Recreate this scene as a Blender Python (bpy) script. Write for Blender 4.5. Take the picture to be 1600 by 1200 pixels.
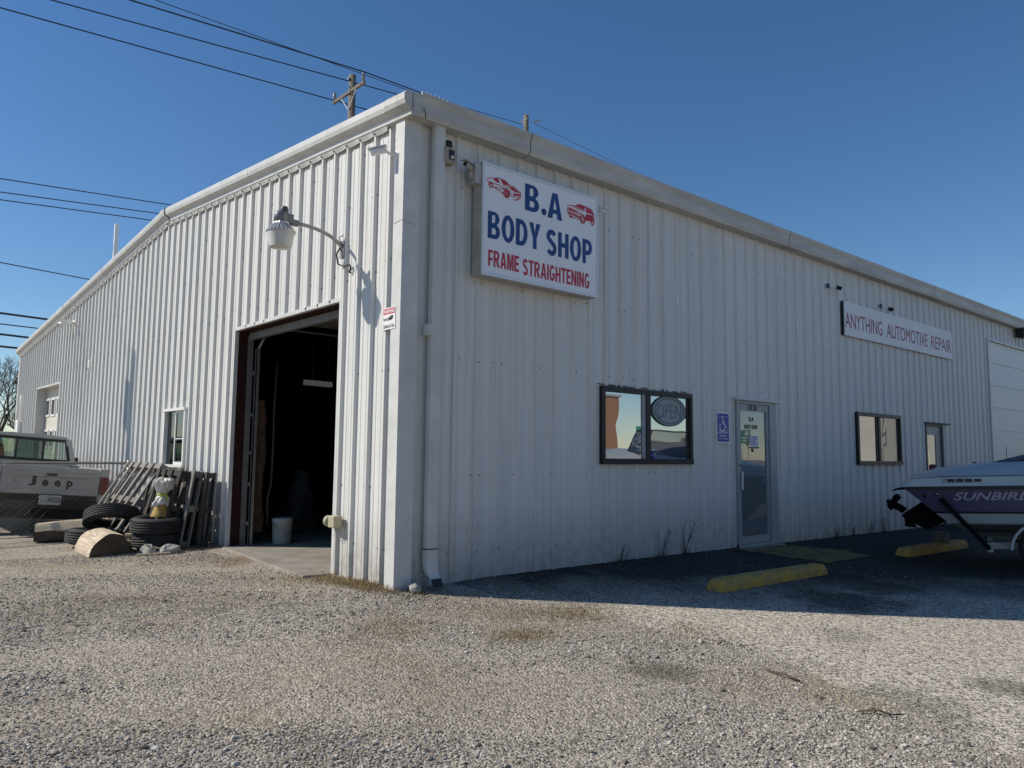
import bpy, math, random
import numpy as np
from mathutils import Vector, Matrix, Euler, noise
R_ = math.radians
random.seed(11); rng = np.random.default_rng(5)
S = bpy.context.scene
for o in list(bpy.data.objects): bpy.data.objects.remove(o)
COL = S.collection

# ------------------------------------------------------------------ camera
cam = bpy.data.cameras.new('camera'); camo = bpy.data.objects.new('camera', cam); COL.objects.link(camo); S.camera = camo
_yaw, _pit, _rol = 0.7108, 0.0995, 0.0120
_f = Vector((math.sin(_yaw)*math.cos(_pit), math.cos(_yaw)*math.cos(_pit), math.sin(_pit)))
_r = Vector((math.cos(_yaw), -math.sin(_yaw), 0)); _u = _r.cross(_f)
_r2 = _r*math.cos(_rol)+_u*math.sin(_rol); _u2 = -_r*math.sin(_rol)+_u*math.cos(_rol)
camo.matrix_world = Matrix(((_r2.x, _u2.x, -_f.x, -4.3458), (_r2.y, _u2.y, -_f.y, -6.640), (_r2.z, _u2.z, -_f.z, 1.4029), (0, 0, 0, 1)))
cam.sensor_width = 36; cam.lens = 36*1212.9/1600
cam.shift_x = 16.45/1600; cam.shift_y = -11.96/1600
cam.clip_end = 3000; cam.clip_start = 0.05

# ------------------------------------------------------------------ sky, sun, exposure
SUN_AZ, SUN_EL = R_(-42.0), R_(37.4)          # direction the light travels (azimuth from +X), elevation
W = bpy.data.worlds.new('World'); S.world = W; W.use_nodes = True
wn = W.node_tree.nodes; wl = W.node_tree.links
sky = wn.new('ShaderNodeTexSky'); sky.sky_type = 'NISHITA'; sky.sun_disc = False
sky.sun_elevation = SUN_EL
_sd = (-math.cos(SUN_AZ), -math.sin(SUN_AZ))
sky.sun_rotation = math.atan2(_sd[0], _sd[1])
sky.altitude = 250; sky.air_density = 1.0; sky.dust_density = 0.0; sky.ozone_density = 2.6
bg = wn['Background']; hsv = wn.new('ShaderNodeHueSaturation'); hsv.inputs['Saturation'].default_value = 1.15; hsv.inputs['Value'].default_value = 1.0   # clear winter air: deeper blue all over
wb = wn.new('ShaderNodeMixRGB'); wb.blend_type = 'MULTIPLY'; wb.inputs[0].default_value = 1; wb.inputs[2].default_value = (.93, .98, 1.055, 1)   # the camera's cool white balance
wl.new(sky.outputs[0], wb.inputs[1]); wl.new(wb.outputs[0], hsv.inputs['Color']); wl.new(hsv.outputs[0], bg.inputs[0]); bg.inputs[1].default_value = 0.099
sl = bpy.data.lights.new('sun', 'SUN'); sl.energy = 4.9; sl.angle = R_(0.53); sl.color = (1.0, 0.93, 0.815)
so = bpy.data.objects.new('sun', sl); COL.objects.link(so); so.location = (-20, 20, 30)
_ld = Vector((math.cos(SUN_AZ)*math.cos(SUN_EL), math.sin(SUN_AZ)*math.cos(SUN_EL), -math.sin(SUN_EL)))
so.rotation_euler = _ld.to_track_quat('-Z', 'Y').to_euler()
S.view_settings.view_transform = 'Standard'; S.view_settings.look = 'None'
S.view_settings.exposure = 0.0; S.view_settings.gamma = 1.0; S.view_settings.use_curve_mapping = False
S.render.engine = 'CYCLES'

# ------------------------------------------------------------------ helpers: materials
def mat(name, col, rough=0.6, metal=0.0, var=0.0, vs=4.0, col2=None, bump=0.0, bs=60.0, spec=0.5, stretch=None, objvar=0.0, emit=None, coat=0.0, detail=6):
    m = bpy.data.materials.new(name); m.use_nodes = True
    n = m.node_tree.nodes; l = m.node_tree.links; b = n['Principled BSDF']
    b.inputs['Roughness'].default_value = rough; b.inputs['Metallic'].default_value = metal
    b.inputs['Specular IOR Level'].default_value = spec
    if coat: b.inputs['Coat Weight'].default_value = coat; b.inputs['Coat Roughness'].default_value = 0.08
    c = (*col, 1)
    b.inputs['Base Color'].default_value = c
    out = None
    if var or col2 or bump:
        tc = n.new('ShaderNodeTexCoord'); mp = n.new('ShaderNodeMapping'); l.new(tc.outputs['Object'], mp.inputs[0])
        if stretch: mp.inputs['Scale'].default_value = stretch
    if var or col2:
        tx = n.new('ShaderNodeTexNoise'); tx.inputs['Scale'].default_value = vs; tx.inputs['Detail'].default_value = detail; tx.inputs['Roughness'].default_value = 0.62
        l.new(mp.outputs[0], tx.inputs['Vector'])
        cr = n.new('ShaderNodeValToRGB'); cr.color_ramp.elements[0].position = 0.34; cr.color_ramp.elements[1].position = 0.68
        c2 = col2 if col2 else tuple(x*(1-var) for x in col)
        cr.color_ramp.elements[0].color = (*c2, 1); cr.color_ramp.elements[1].color = c
        l.new(tx.outputs[0], cr.inputs[0]); out = cr.outputs[0]
    if objvar:
        oi = n.new('ShaderNodeObjectInfo'); mr = n.new('ShaderNodeMapRange'); mr.inputs[3].default_value = 1-objvar; mr.inputs[4].default_value = 1+objvar
        l.new(oi.outputs['Random'], mr.inputs[0])
        hs = n.new('ShaderNodeHueSaturation'); hs.inputs['Color'].default_value = c
        if out: l.new(out, hs.inputs['Color'])
        l.new(mr.outputs[0], hs.inputs['Value']); out = hs.outputs[0]
    if out: l.new(out, b.inputs['Base Color'])
    if bump:
        t2 = n.new('ShaderNodeTexNoise'); t2.inputs['Scale'].default_value = bs; t2.inputs['Detail'].default_value = 5
        l.new(mp.outputs[0], t2.inputs['Vector'])
        bp = n.new('ShaderNodeBump'); bp.inputs['Strength'].default_value = bump; bp.inputs['Distance'].default_value = 0.02
        l.new(t2.outputs[0], bp.inputs['Height']); l.new(bp.outputs[0], b.inputs['Normal'])
    if emit:
        b.inputs['Emission Color'].default_value = (*emit[:3], 1); b.inputs['Emission Strength'].default_value = emit[3]
    return m

def glass_mat(name, tint, base, rough=0.0, wav=0.0, ws=3.0, film=0.0):
    m = bpy.data.materials.new(name); m.use_nodes = True
    n = m.node_tree.nodes; l = m.node_tree.links; n.clear()
    o = n.new('ShaderNodeOutputMaterial'); mx = n.new('ShaderNodeMixShader'); tr = n.new('ShaderNodeBsdfTransparent'); gl = n.new('ShaderNodeBsdfGlossy')
    tr.inputs[0].default_value = (*tint, 1); gl.inputs['Roughness'].default_value = rough; gl.inputs[0].default_value = (.95, .96, .97, 1)
    fr = n.new('ShaderNodeFresnel'); fr.inputs[0].default_value = 1.5
    mr = n.new('ShaderNodeMapRange'); mr.inputs[3].default_value = base; mr.inputs[4].default_value = 1.0
    l.new(fr.outputs[0], mr.inputs[0]); l.new(mr.outputs[0], mx.inputs[0]); l.new(tr.outputs[0], mx.inputs[1]); l.new(gl.outputs[0], mx.inputs[2])
    if film:  # pale blue-grey film painted over the panes to lift dark reflections
        df = n.new('ShaderNodeBsdfDiffuse'); df.inputs[0].default_value = (.55, .60, .64, 1); m2 = n.new('ShaderNodeMixShader'); m2.inputs[0].default_value = film; l.new(mx.outputs[0], m2.inputs[1]); l.new(df.outputs[0], m2.inputs[2]); l.new(m2.outputs[0], o.inputs[0])
    else: l.new(mx.outputs[0], o.inputs[0])
    if wav:
        tc = n.new('ShaderNodeTexCoord'); tx = n.new('ShaderNodeTexNoise'); tx.inputs['Scale'].default_value = ws; tx.inputs['Detail'].default_value = 1
        l.new(tc.outputs['Object'], tx.inputs['Vector'])
        bp = n.new('ShaderNodeBump'); bp.inputs['Strength'].default_value = wav; bp.inputs['Distance'].default_value = 0.02
        l.new(tx.outputs[0], bp.inputs['Height']); l.new(bp.outputs[0], gl.inputs['Normal'])
    return m

def wall_paint():
    # chalky white baked enamel with faint vertical run-off streaks, grime on the lowest hand-width
    m = mat('white_enamel', (.695, .69, .665), .42, var=.17, vs=1.6, stretch=(9, 9, .22), objvar=.018, spec=.4)
    n = m.node_tree.nodes; l = m.node_tree.links; b = n['Principled BSDF']
    geo = n.new('ShaderNodeNewGeometry'); sp = n.new('ShaderNodeSeparateXYZ'); l.new(geo.outputs['Position'], sp.inputs[0])
    nz = n.new('ShaderNodeTexNoise'); nz.inputs['Scale'].default_value = 9; nz.inputs['Detail'].default_value = 7; l.new(geo.outputs['Position'], nz.inputs['Vector'])
    mr = n.new('ShaderNodeMapRange'); mr.inputs[1].default_value = .05; mr.inputs[2].default_value = .85; mr.inputs[3].default_value = .95; mr.inputs[4].default_value = 0
    l.new(sp.outputs[2], mr.inputs[0])
    mu = n.new('ShaderNodeMath'); mu.operation = 'MULTIPLY'; l.new(mr.outputs[0], mu.inputs[0]); l.new(nz.outputs[0], mu.inputs[1])
    mx = n.new('ShaderNodeMixRGB'); mx.inputs[2].default_value = (.22, .18, .13, 1)
    src = b.inputs['Base Color'].links[0].from_socket
    l.new(mu.outputs[0], mx.inputs[0]); l.new(src, mx.inputs[1]); l.new(mx.outputs[0], b.inputs['Base Color'])
    # oil-canning: very low relief
    t2 = n.new('ShaderNodeTexNoise'); t2.inputs['Scale'].default_value = 2.2; t2.inputs['Detail'].default_value = 2; l.new(geo.outputs['Position'], t2.inputs['Vector'])
    bp = n.new('ShaderNodeBump'); bp.inputs['Strength'].default_value = .35; bp.inputs['Distance'].default_value = .02; l.new(t2.outputs[0], bp.inputs['Height']); l.new(bp.outputs[0], b.inputs['Normal'])
    return m

M = {}
M['wall'] = wall_paint()
M['trim'] = mat('white_trim', (.65, .645, .62), .4, var=.18, vs=3, spec=.4)
M['gutter'] = mat('weathered_gutter', (.56, .55, .51), .5, var=.30, vs=2.2, stretch=(.6, 3, 3))
M['joint'] = mat('joint_sealant', (.10, .10, .09), .8)
M['screw'] = mat('screw_head', (.10, .10, .10), .5, .3)
M['roof'] = mat('roof_steel', (.5, .5, .48), .5)
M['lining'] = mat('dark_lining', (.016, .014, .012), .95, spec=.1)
M['redoxide'] = mat('red_oxide_steel', (.045, .014, .012), .7, var=.4, vs=9, spec=.2)
M['galv'] = mat('galvanised', (.34, .34, .33), .45, .6, var=.3, vs=14)
M['steelframe'] = mat('dull_steel_frame', (.20, .19, .18), .6, .2, var=.3, vs=7)
M['concrete'] = mat('slab_concrete', (.33, .30, .255), .85, var=.35, vs=3.2, bump=.35, bs=45)
M['bronze'] = mat('bronze_aluminium', (.018, .016, .016), .45, .3)
M['alum'] = mat('dull_aluminium', (.36, .38, .39), .5, .3, var=.15, vs=9)
M['whiteframe'] = mat('white_vinyl', (.74, .74, .70), .45, var=.1, vs=10)
M['glass'] = glass_mat('window_glass', (.42, .46, .47), .42, 0, .10, 1.6, .06)
M['doorglass'] = glass_mat('door_glass', (.30, .36, .40), .14, .02, .04, 2.0, .20)
M['smallglass'] = glass_mat('side_window_glass', (.4, .42, .42), .08)
M['black'] = mat('black_plastic', (.012, .012, .013), .5)
M['blackrub'] = mat('black_rubber', (.018, .018, .019), .72, var=.35, vs=16, bump=.15, bs=90)
M['white'] = mat('white_paint', (.80, .80, .78), .4, var=.05, vs=5)
M['signface'] = mat('sign_face', (.84, .85, .87), .30, var=.06, vs=2.5)
M['signcab'] = mat('sign_cabinet', (.52, .50, .45), .5, .2, var=.3, vs=6)
M['blue'] = mat('sign_blue', (.008, .048, .20), .4)
M['red'] = mat('sign_red', (.50, .012, .035), .4)
M['red2'] = mat('print_red', (.52, .03, .07), .5)
M['maroon'] = mat('letter_maroon', (.28, .018, .04), .5)
M['inkblack'] = mat('ink_black', (.012, .012, .013), .6)
M['accblue'] = mat('access_blue', (.012, .022, .30), .4)
M['paper'] = mat('paper', (.72, .74, .76), .8)
M['lampgrey'] = mat('cast_lamp_housing', (.22, .23, .24), .5, .5, var=.3, vs=25)
M['diffuser'] = mat('ribbed_acrylic', (.62, .60, .54), .25, var=.1, vs=8)
M['tan'] = mat('tan_lamp_box', (.40, .36, .28), .6, var=.3, vs=12)
M['beige'] = mat('beige_outlet_box', (.44, .40, .28), .6, var=.2, vs=20)
M['wood'] = mat('weathered_wood', (.30, .275, .245), .9, var=.5, vs=5, stretch=(12, 12, 1.3), bump=.5, bs=30, objvar=.2)
M['wooddark'] = mat('shade_dark_wood', (.085, .072, .062), .92, var=.5, vs=5, stretch=(12, 12, 1.3), bump=.5, bs=30, objvar=.3)  # shaded copy of the weathered wood, for pallet sides away from the sun
M['cutwood'] = mat('sawn_log_face', (.70, .60, .46), .85, col2=(.36, .27, .17), vs=2.6, stretch=(1.0, 10, 10), bump=.5, bs=18)
M['bark'] = mat('bark', (.13, .095, .065), .95, var=.6, vs=9, bump=.9, bs=30)
M['endgrain'] = mat('log_end_grain', (.12, .085, .058), .95, var=.6, vs=6, bump=.4, bs=25)
M['twig'] = mat('bare_twigs', (.105, .080, .066), .95, var=.3, vs=2)
M['pole'] = mat('pole_wood', (.21, .185, .155), .95, var=.4, vs=4, stretch=(6, 6, .6))
M['wire'] = mat('power_cable', (.012, .014, .018), .7)
M['insul'] = mat('insulator', (.22, .23, .25), .4)
M['cone'] = mat('faded_orange_clay', (.46, .29, .075), .75, var=.3, vs=14)
M['bag'] = mat('white_plastic_bag', (.68, .66, .61), .45, var=.1, vs=8)
M['ribbon'] = mat('yellow_green_ribbon', (.52, .54, .07), .5)
M['rock'] = mat('limestone', (.46, .44, .40), .9, var=.4, vs=10, bump=.5, bs=30)
M['yellow'] = mat('worn_yellow_paint', (.60, .35, .035), .85, col2=(.27, .21, .11), vs=9, bump=.4, bs=60)
M['jeepwhite'] = mat('truck_white', (.42, .42, .41), .4, var=.25, vs=2.2, coat=.2)
M['taillight'] = mat('tail_lamp_red', (.13, .008, .010), .3)
M['chrome'] = mat('chrome', (.45, .45, .45), .25, 1.0)
M['truckglass'] = glass_mat('truck_glass', (.42, .52, .46), .05, film=.03)
M['grime'] = mat('undercarriage', (.022, .020, .018), .9, var=.4, vs=8)
M['purple'] = mat('boat_purple', (.085, .070, .125), .32, coat=.4)
M['gelcoat'] = mat('boat_gelcoat', (.44, .47, .475), .3, var=.06, vs=3, coat=.4)
M['silverletter'] = mat('silver_letter', (.36, .36, .42), .35, .2)
M['canvas'] = mat('grey_canvas', (.10, .105, .12), .9)
M['wheelsilver'] = mat('wheel_silver', (.42, .42, .42), .35, .7)
M['pink'] = mat('brown_insulation', (.17, .10, .065), .95, var=.5, vs=12, bump=.8, bs=15)
M['bucket'] = mat('bucket_white', (.42, .42, .40), .5)
M['tarp'] = mat('blue_grey_tarp', (.035, .042, .055), .7)
M['fixture'] = mat('fluorescent_fixture', (.6, .6, .56), .5, emit=(1, 1, .92, .05))
M['straw'] = mat('dry_straw', (.34, .25, .12), .9, objvar=.2, var=.4, vs=20)
M['weed'] = mat('dead_weed', (.07, .055, .04), .95)
M['brick'] = mat('orange_brick', (.40, .20, .115), .9, var=.3, vs=14)
M['hwgreen'] = mat('highway_green', (.01, .20, .11), .4)
M['trailerwhite'] = mat('trailer_white', (.62, .59, .50), .45, var=.1, vs=1.5)

# ------------------------------------------------------------------ helpers: geometry
class MB:
    def __init__(s): s.v = []; s.f = []; s.sm = []
    def add(s, vs, fs, smooth=False):
        k = len(s.v); s.v += [tuple(p) for p in vs]
        for f in fs: s.f.append(tuple(i+k for i in f)); s.sm.append(smooth)
        return s
    def box(s, a, b, M4=None):
        x0, y0, z0 = a; x1, y1, z1 = b
        vs = [(x0,y0,z0),(x1,y0,z0),(x1,y1,z0),(x0,y1,z0),(x0,y0,z1),(x1,y0,z1),(x1,y1,z1),(x0,y1,z1)]
        if M4 is not None: vs = [M4 @ Vector(p) for p in vs]
        fs = [(0,3,2,1),(4,5,6,7),(0,1,5,4),(1,2,6,5),(2,3,7,6),(3,0,4,7)]
        return s.add(vs, fs)
    def bar(s, p, q, w, h, up=(0,0,1)):
        p = Vector(p); q = Vector(q); d = (q-p).normalized(); upv = Vector(up)
        if abs(d.dot(upv)) > .98: upv = Vector((0,1,0))
        a = d.cross(upv).normalized()*w/2; b = a.cross(d).normalized()*h/2
        vs = [p-a-b, p+a-b, p+a+b, p-a+b, q-a-b, q+a-b, q+a+b, q-a+b]
        return s.add(vs, [(0,3,2,1),(4,5,6,7),(0,1,5,4),(1,2,6,5),(2,3,7,6),(3,0,4,7)])
    def tube(s, pts, r, n=8, cap=True, smooth=True):
        pts = [Vector(p) for p in pts]; k = len(pts); rr = r if hasattr(r, '__len__') else [r]*k
        ref = None; vs = []
        for i, p in enumerate(pts):
            d = (pts[min(i+1,k-1)]-pts[max(i-1,0)]).normalized()
            if ref is None: ref = d.orthogonal().normalized()
            a = (ref-d*ref.dot(d)); a = a.normalized() if a.length > 1e-6 else d.orthogonal().normalized(); ref = a; b = d.cross(a)
            for j in range(n):
                t = 2*math.pi*j/n; vs.append(p+(a*math.cos(t)+b*math.sin(t))*rr[i])
        fs = [(i*n+j, i*n+(j+1)%n, (i+1)*n+(j+1)%n, (i+1)*n+j) for i in range(k-1) for j in range(n)]
        s.add(vs, fs, smooth)
        if cap:
            o = len(s.v)-k*n
            s.f.append(tuple(o+j for j in reversed(range(n)))); s.sm.append(False)
            s.f.append(tuple(o+(k-1)*n+j for j in range(n))); s.sm.append(False)
        return s
    def lathe(s, prof, c=(0,0,0), n=24, axis='z', smooth=True, M4=None, close=False):
        vs = []
        for r, h in prof:
            for j in range(n):
                t = 2*math.pi*j/n; x, y = r*math.cos(t), r*math.sin(t)
                p = {'z': (x, y, h), 'x': (h, x, y), 'y': (x, h, y)}[axis]
                p = Vector(p)+Vector(c)
                if M4 is not None: p = M4 @ p
                vs.append(p)
        k = len(prof)
        rngk = range(k) if close else range(k-1)
        fs = [(i*n+j, i*n+(j+1)%n, ((i+1)%k)*n+(j+1)%n, ((i+1)%k)*n+j) for i in rngk for j in range(n)]
        if not close:
            if prof[0][0] > 1e-6: fs.append(tuple(reversed(range(n))))
            if prof[-1][0] > 1e-6: fs.append(tuple((k-1)*n+j for j in range(n)))
        return s.add(vs, fs, smooth)
    def prism(s, poly, o, ux, uy, depth):
        """polygon (a,b) in plane o+a*ux+b*uy, extruded by depth vector"""
        o = Vector(o); ux = Vector(ux); uy = Vector(uy); dv = Vector(depth); n = len(poly)
        vs = [o+ux*a+uy*b for a, b in poly]+[o+ux*a+uy*b+dv for a, b in poly]
        fs = [tuple(range(n)), tuple(reversed(range(n, 2*n)))]+[(i, i+n, (i+1)%n+n, (i+1)%n) for i in range(n)]
        return s.add(vs, fs)
    def build(s, name, m, parent=None, world=True, bevel=0.0):
        """world=True: vertices are in world metres, parent is an unrotated Empty; False: in the parent's own frame"""
        me = bpy.data.meshes.new(name); off = Vector((0,0,0))
        if parent is not None and world:
            p = parent; 
            while p is not None: off += p.location; p = p.parent
        me.from_pydata([(v[0]-off.x, v[1]-off.y, v[2]-off.z) for v in s.v], [], s.f)
        me.polygons.foreach_set('use_smooth', s.sm)
        me.materials.append(M[m] if isinstance(m, str) else m); me.update()
        import bmesh as _b
        bm = _b.new(); bm.from_mesh(me); _b.ops.recalc_face_normals(bm, faces=bm.faces); bm.to_mesh(me); bm.free()
        o = bpy.data.objects.new(name, me); COL.objects.link(o); o.parent = parent
        if bevel:
            bv = o.modifiers.new('bevel', 'BEVEL'); bv.width = bevel; bv.segments = 2; bv.limit_method = 'ANGLE'
        return o
def raw(name, vs, fs, m, parent=None, smooth=False):
    me = bpy.data.meshes.new(name); me.from_pydata(vs, [], fs)
    if smooth: me.polygons.foreach_set('use_smooth', [True]*len(me.polygons))
    me.materials.append(M[m] if isinstance(m, str) else m); me.update()
    o = bpy.data.objects.new(name, me); COL.objects.link(o); o.parent = parent; return o
def tag(o, label=None, cat=None, group=None, kind=None):
    if label: o['label'] = label
    if cat: o['category'] = cat
    if group: o['group'] = group
    if kind: o['kind'] = kind
    return o
def thing(name, label, cat, loc=(0,0,0), rot=(0,0,0), group=None):
    o = bpy.data.objects.new(name, None); COL.objects.link(o); o.location = loc; o.rotation_euler = rot; o.empty_display_size = .2
    return tag(o, label, cat, group)
def text(name, s, m, parent, o, ux, uy, w=None, h=None, depth=.002, bold=0.0, shear=0.0, space=1.0, world=True, center=False, squeeze=None):
    """flat lettering fitted into w x h, lower-left corner at o"""
    cu = bpy.data.curves.new('t', 'FONT'); cu.body = s; cu.size = 1; cu.offset = bold; cu.shear = shear; cu.space_character = space; cu.resolution_u = 3
    to = bpy.data.objects.new('t', cu); COL.objects.link(to)
    dg = bpy.context.evaluated_depsgraph_get(); me = bpy.data.meshes.new_from_object(to.evaluated_get(dg))
    bpy.data.objects.remove(to); bpy.data.curves.remove(cu)
    co = [v.co.copy() for v in me.vertices]; fs = [tuple(p.vertices) for p in me.polygons]; bpy.data.meshes.remove(me)
    x0 = min(c.x for c in co); x1 = max(c.x for c in co); y0 = min(c.y for c in co); y1 = max(c.y for c in co)
    sy = h/(y1-y0) if h else (w/(x1-x0)); sx = w/(x1-x0) if w else sy
    ux = Vector(ux); uy = Vector(uy); o = Vector(o); nrm = ux.cross(uy)
    b = MB(); n = len(co)
    top = [o+ux*((c.x-x0)*sx)+uy*((c.y-y0)*sy)+nrm*depth for c in co]
    b.add(top, fs)
    # thin sides
    from collections import Counter
    ed = Counter()
    for f in fs:
        for i in range(len(f)): ed[tuple(sorted((f[i], f[(i+1)%len(f)])))] += 1
    bot = [p-nrm*depth for p in top]
    b.v += [tuple(p) for p in bot]
    for (i, j), c in ed.items():
        if c == 1: b.f.append((i, j, j+n, i+n)); b.sm.append(False)
    return b.build(name, m, parent, world)
def copy_tree(o, parent=None):
    c = o.copy(); COL.objects.link(c); c.parent = parent
    for ch in o.children: copy_tree(ch, c)
    return c
def lerp(a, b, t): return a+(b-a)*t
def gz(X, Y):
    a = max(0, -X)*.6; b = max(0, -Y); d = math.hypot(a, b)
    return .05-.27*(1-math.exp(-d/3.))-.008*max(0, min(X, 40)-4)
def nz(x, y, sc, seed=0.0): return noise.noise(Vector((x*sc, y*sc, seed)))

# ================================================================== SETTING: ground
STAINS = [(.28, -3.07, .30, .62, (.10, .085, .065)), (-.42, 3.0, .42, .55, (.16, .10, .06)), (-1.0, 3.6, .5, .35, (.20, .15, .09)), (.05, -1.75, .35, .30, (.26, .18, .09)), (-.75, -1.15, .4, .25, (.24, .17, .09)), (-2.3, 1.6, .7, .22, (.20, .16, .11)), (-1.2, -2.6, .9, .16, (.22, .18, .13)), (1.0, -4.2, .5, .35, (.30, .25, .15))]
def stain(n, l, vec, prev):
    """wet, muddy or rusty patches of the lot, with ragged outlines"""
    for (x, y, ra, st, c) in STAINS:
        vm = n.new('ShaderNodeVectorMath'); vm.operation = 'DISTANCE'; vm.inputs[1].default_value = (x, y, gz(x, y)); l.new(vec, vm.inputs[0])
        nn = n.new('ShaderNodeTexNoise'); nn.inputs['Scale'].default_value = 2.6; nn.inputs['Detail'].default_value = 5; l.new(vec, nn.inputs['Vector'])
        ad = n.new('ShaderNodeMath'); ad.operation = 'MULTIPLY_ADD'; ad.inputs[1].default_value = ra*1.6; l.new(nn.outputs[0], ad.inputs[0]); l.new(vm.outputs['Value'], ad.inputs[2])
        m2 = n.new('ShaderNodeMapRange'); m2.inputs[1].default_value = ra*1.25; m2.inputs[2].default_value = ra*1.85; m2.inputs[3].default_value = st; m2.inputs[4].default_value = 0; l.new(ad.outputs[0], m2.inputs[0])
        m3 = n.new('ShaderNodeMixRGB'); m3.inputs[2].default_value = (*c, 1); l.new(m2.outputs[0], m3.inputs[0]); l.new(prev, m3.inputs[1]); prev = m3.outputs[0]
    return prev
def gravel_mat():
    m = bpy.data.materials.new('gravel_ground'); m.use_nodes = True; n = m.node_tree.nodes; l = m.node_tree.links; b = n['Principled BSDF']
    b.inputs['Roughness'].default_value = .95; b.inputs['Specular IOR Level'].default_value = .15
    tc = n.new('ShaderNodeTexCoord')
    def noi(sc, det=6, ro=.6):
        t = n.new('ShaderNodeTexNoise'); t.inputs['Scale'].default_value = sc; t.inputs['Detail'].default_value = det; t.inputs['Roughness'].default_value = ro; l.new(tc.outputs['Object'], t.inputs['Vector']); return t
    def ramp(src, p0, c0, p1, c1):
        r = n.new('ShaderNodeValToRGB'); e = r.color_ramp.elements; e[0].position = p0; e[0].color = (*c0, 1); e[1].position = p1; e[1].color = (*c1, 1); l.new(src, r.inputs[0]); return r
    vor = n.new('ShaderNodeTexVoronoi'); vor.inputs['Scale'].default_value = 58; l.new(tc.outputs['Object'], vor.inputs['Vector'])
    vg = n.new('ShaderNodeRGBToBW'); l.new(vor.outputs['Color'], vg.inputs[0])
    c1 = ramp(vg.outputs[0], .15, (.18, .156, .125), .85, (.53, .472, .388))
    big = noi(.55, 5); dirt = ramp(big.outputs[0], .46, (1, 1, 1), .70, (.80, .74, .65))
    mx = n.new('ShaderNodeMixRGB'); mx.blend_type = 'MULTIPLY'; mx.inputs[0].default_value = 1; l.new(c1.outputs[0], mx.inputs[1]); l.new(dirt.outputs[0], mx.inputs[2])
    l.new(stain(n, l, tc.outputs['Object'], mx.outputs[0]), b.inputs['Base Color'])
    bp = n.new('ShaderNodeBump'); bp.inputs['Strength'].default_value = .9; bp.inputs['Distance'].default_value = .012; l.new(vor.outputs['Distance'], bp.inputs['Height']); bp.invert = True
    l.new(bp.outputs[0], b.inputs['Normal']); return m
M['gravel'] = gravel_mat()
def asphalt_mat():
    m = bpy.data.materials.new('old_asphalt'); m.use_nodes = True; n = m.node_tree.nodes; l = m.node_tree.links; b = n['Principled BSDF']
    b.inputs['Roughness'].default_value = .92; b.inputs['Specular IOR Level'].default_value = .2
    tc = n.new('ShaderNodeTexCoord')
    vor = n.new('ShaderNodeTexVoronoi'); vor.inputs['Scale'].default_value = 64; l.new(tc.outputs['Object'], vor.inputs['Vector'])
    vg = n.new('ShaderNodeRGBToBW'); l.new(vor.outputs['Color'], vg.inputs[0])
    r = n.new('ShaderNodeValToRGB'); e = r.color_ramp.elements; e[0].position = .2; e[0].color = (.145, .128, .103, 1); e[1].position = .80; e[1].color = (.70, .635, .525, 1); l.new(vg.outputs[0], r.inputs[0])
    # darker tarmac near the building, its shade put into the colour; grit and dust worn over it further out
    sp = n.new('ShaderNodeSeparateXYZ'); l.new(tc.outputs['Object'], sp.inputs[0])
    n1 = n.new('ShaderNodeTexNoise'); n1.inputs['Scale'].default_value = .9; n1.inputs['Detail'].default_value = 7; n1.inputs['Roughness'].default_value = .6; l.new(tc.outputs['Object'], n1.inputs['Vector'])
    # slanting blend from the light grit into the shade-darkened part
    a = n.new('ShaderNodeMath'); a.operation = 'MULTIPLY_ADD'; a.inputs[1].default_value = .55; l.new(sp.outputs[0], a.inputs[0]); l.new(sp.outputs[1], a.inputs[2])
    s2 = n.new('ShaderNodeMath'); s2.operation = 'MULTIPLY_ADD'; s2.inputs[1].default_value = 2.4; l.new(n1.outputs[0], s2.inputs[0]); l.new(a.outputs[0], s2.inputs[2])
    mr = n.new('ShaderNodeMapRange'); mr.inputs[1].default_value = .3; mr.inputs[2].default_value = 2.2; l.new(s2.outputs[0], mr.inputs[0])
    mx = n.new('ShaderNodeMixRGB'); mx.inputs[2].default_value = (.040, .038, .038, 1); l.new(mr.outputs[0], mx.inputs[0]); l.new(r.outputs[0], mx.inputs[1])
    # oil stains
    prev = mx.outputs[0]
    for (x, y, ra, st) in [(3.9, -2.66, .75, .75), (5.0, -2.5, .55, .6), (1.9, -4.7, .28, .45), (.9, -4.4, .5, .35), (2.4, -3.4, .3, .25), (7.8, -2.3, 1.0, .7), (6.4, -3.6, .8, .4)]:
        vm = n.new('ShaderNodeVectorMath'); vm.operation = 'DISTANCE'; vm.inputs[1].default_value = (x, y, gz(x, y)); l.new(tc.outputs['Object'], vm.inputs[0])
        nn = n.new('ShaderNodeTexNoise'); nn.inputs['Scale'].default_value = 3.5; nn.inputs['Detail'].default_value = 5; l.new(tc.outputs['Object'], nn.inputs['Vector'])
        ad = n.new('ShaderNodeMath'); ad.operation = 'MULTIPLY_ADD'; ad.inputs[1].default_value = ra*1.4; l.new(nn.outputs[0], ad.inputs[0]); l.new(vm.outputs['Value'], ad.inputs[2])
        m2 = n.new('ShaderNodeMapRange'); m2.inputs[1].default_value = ra*1.2; m2.inputs[2].default_value = ra*1.75; m2.inputs[3].default_value = st; m2.inputs[4].default_value = 0; l.new(ad.outputs[0], m2.inputs[0])
        m3 = n.new('ShaderNodeMixRGB'); m3.inputs[2].default_value = (.018, .016, .014, 1); l.new(m2.outputs[0], m3.inputs[0]); l.new(prev, m3.inputs[1]); prev = m3.outputs[0]
    l.new(prev, b.inputs['Base Color'])
    bp = n.new('ShaderNodeBump'); bp.inputs['Strength'].default_value = .8; bp.inputs['Distance'].default_value = .008; l.new(vor.outputs['Distance'], bp.inputs['Height']); bp.invert = True
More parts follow.
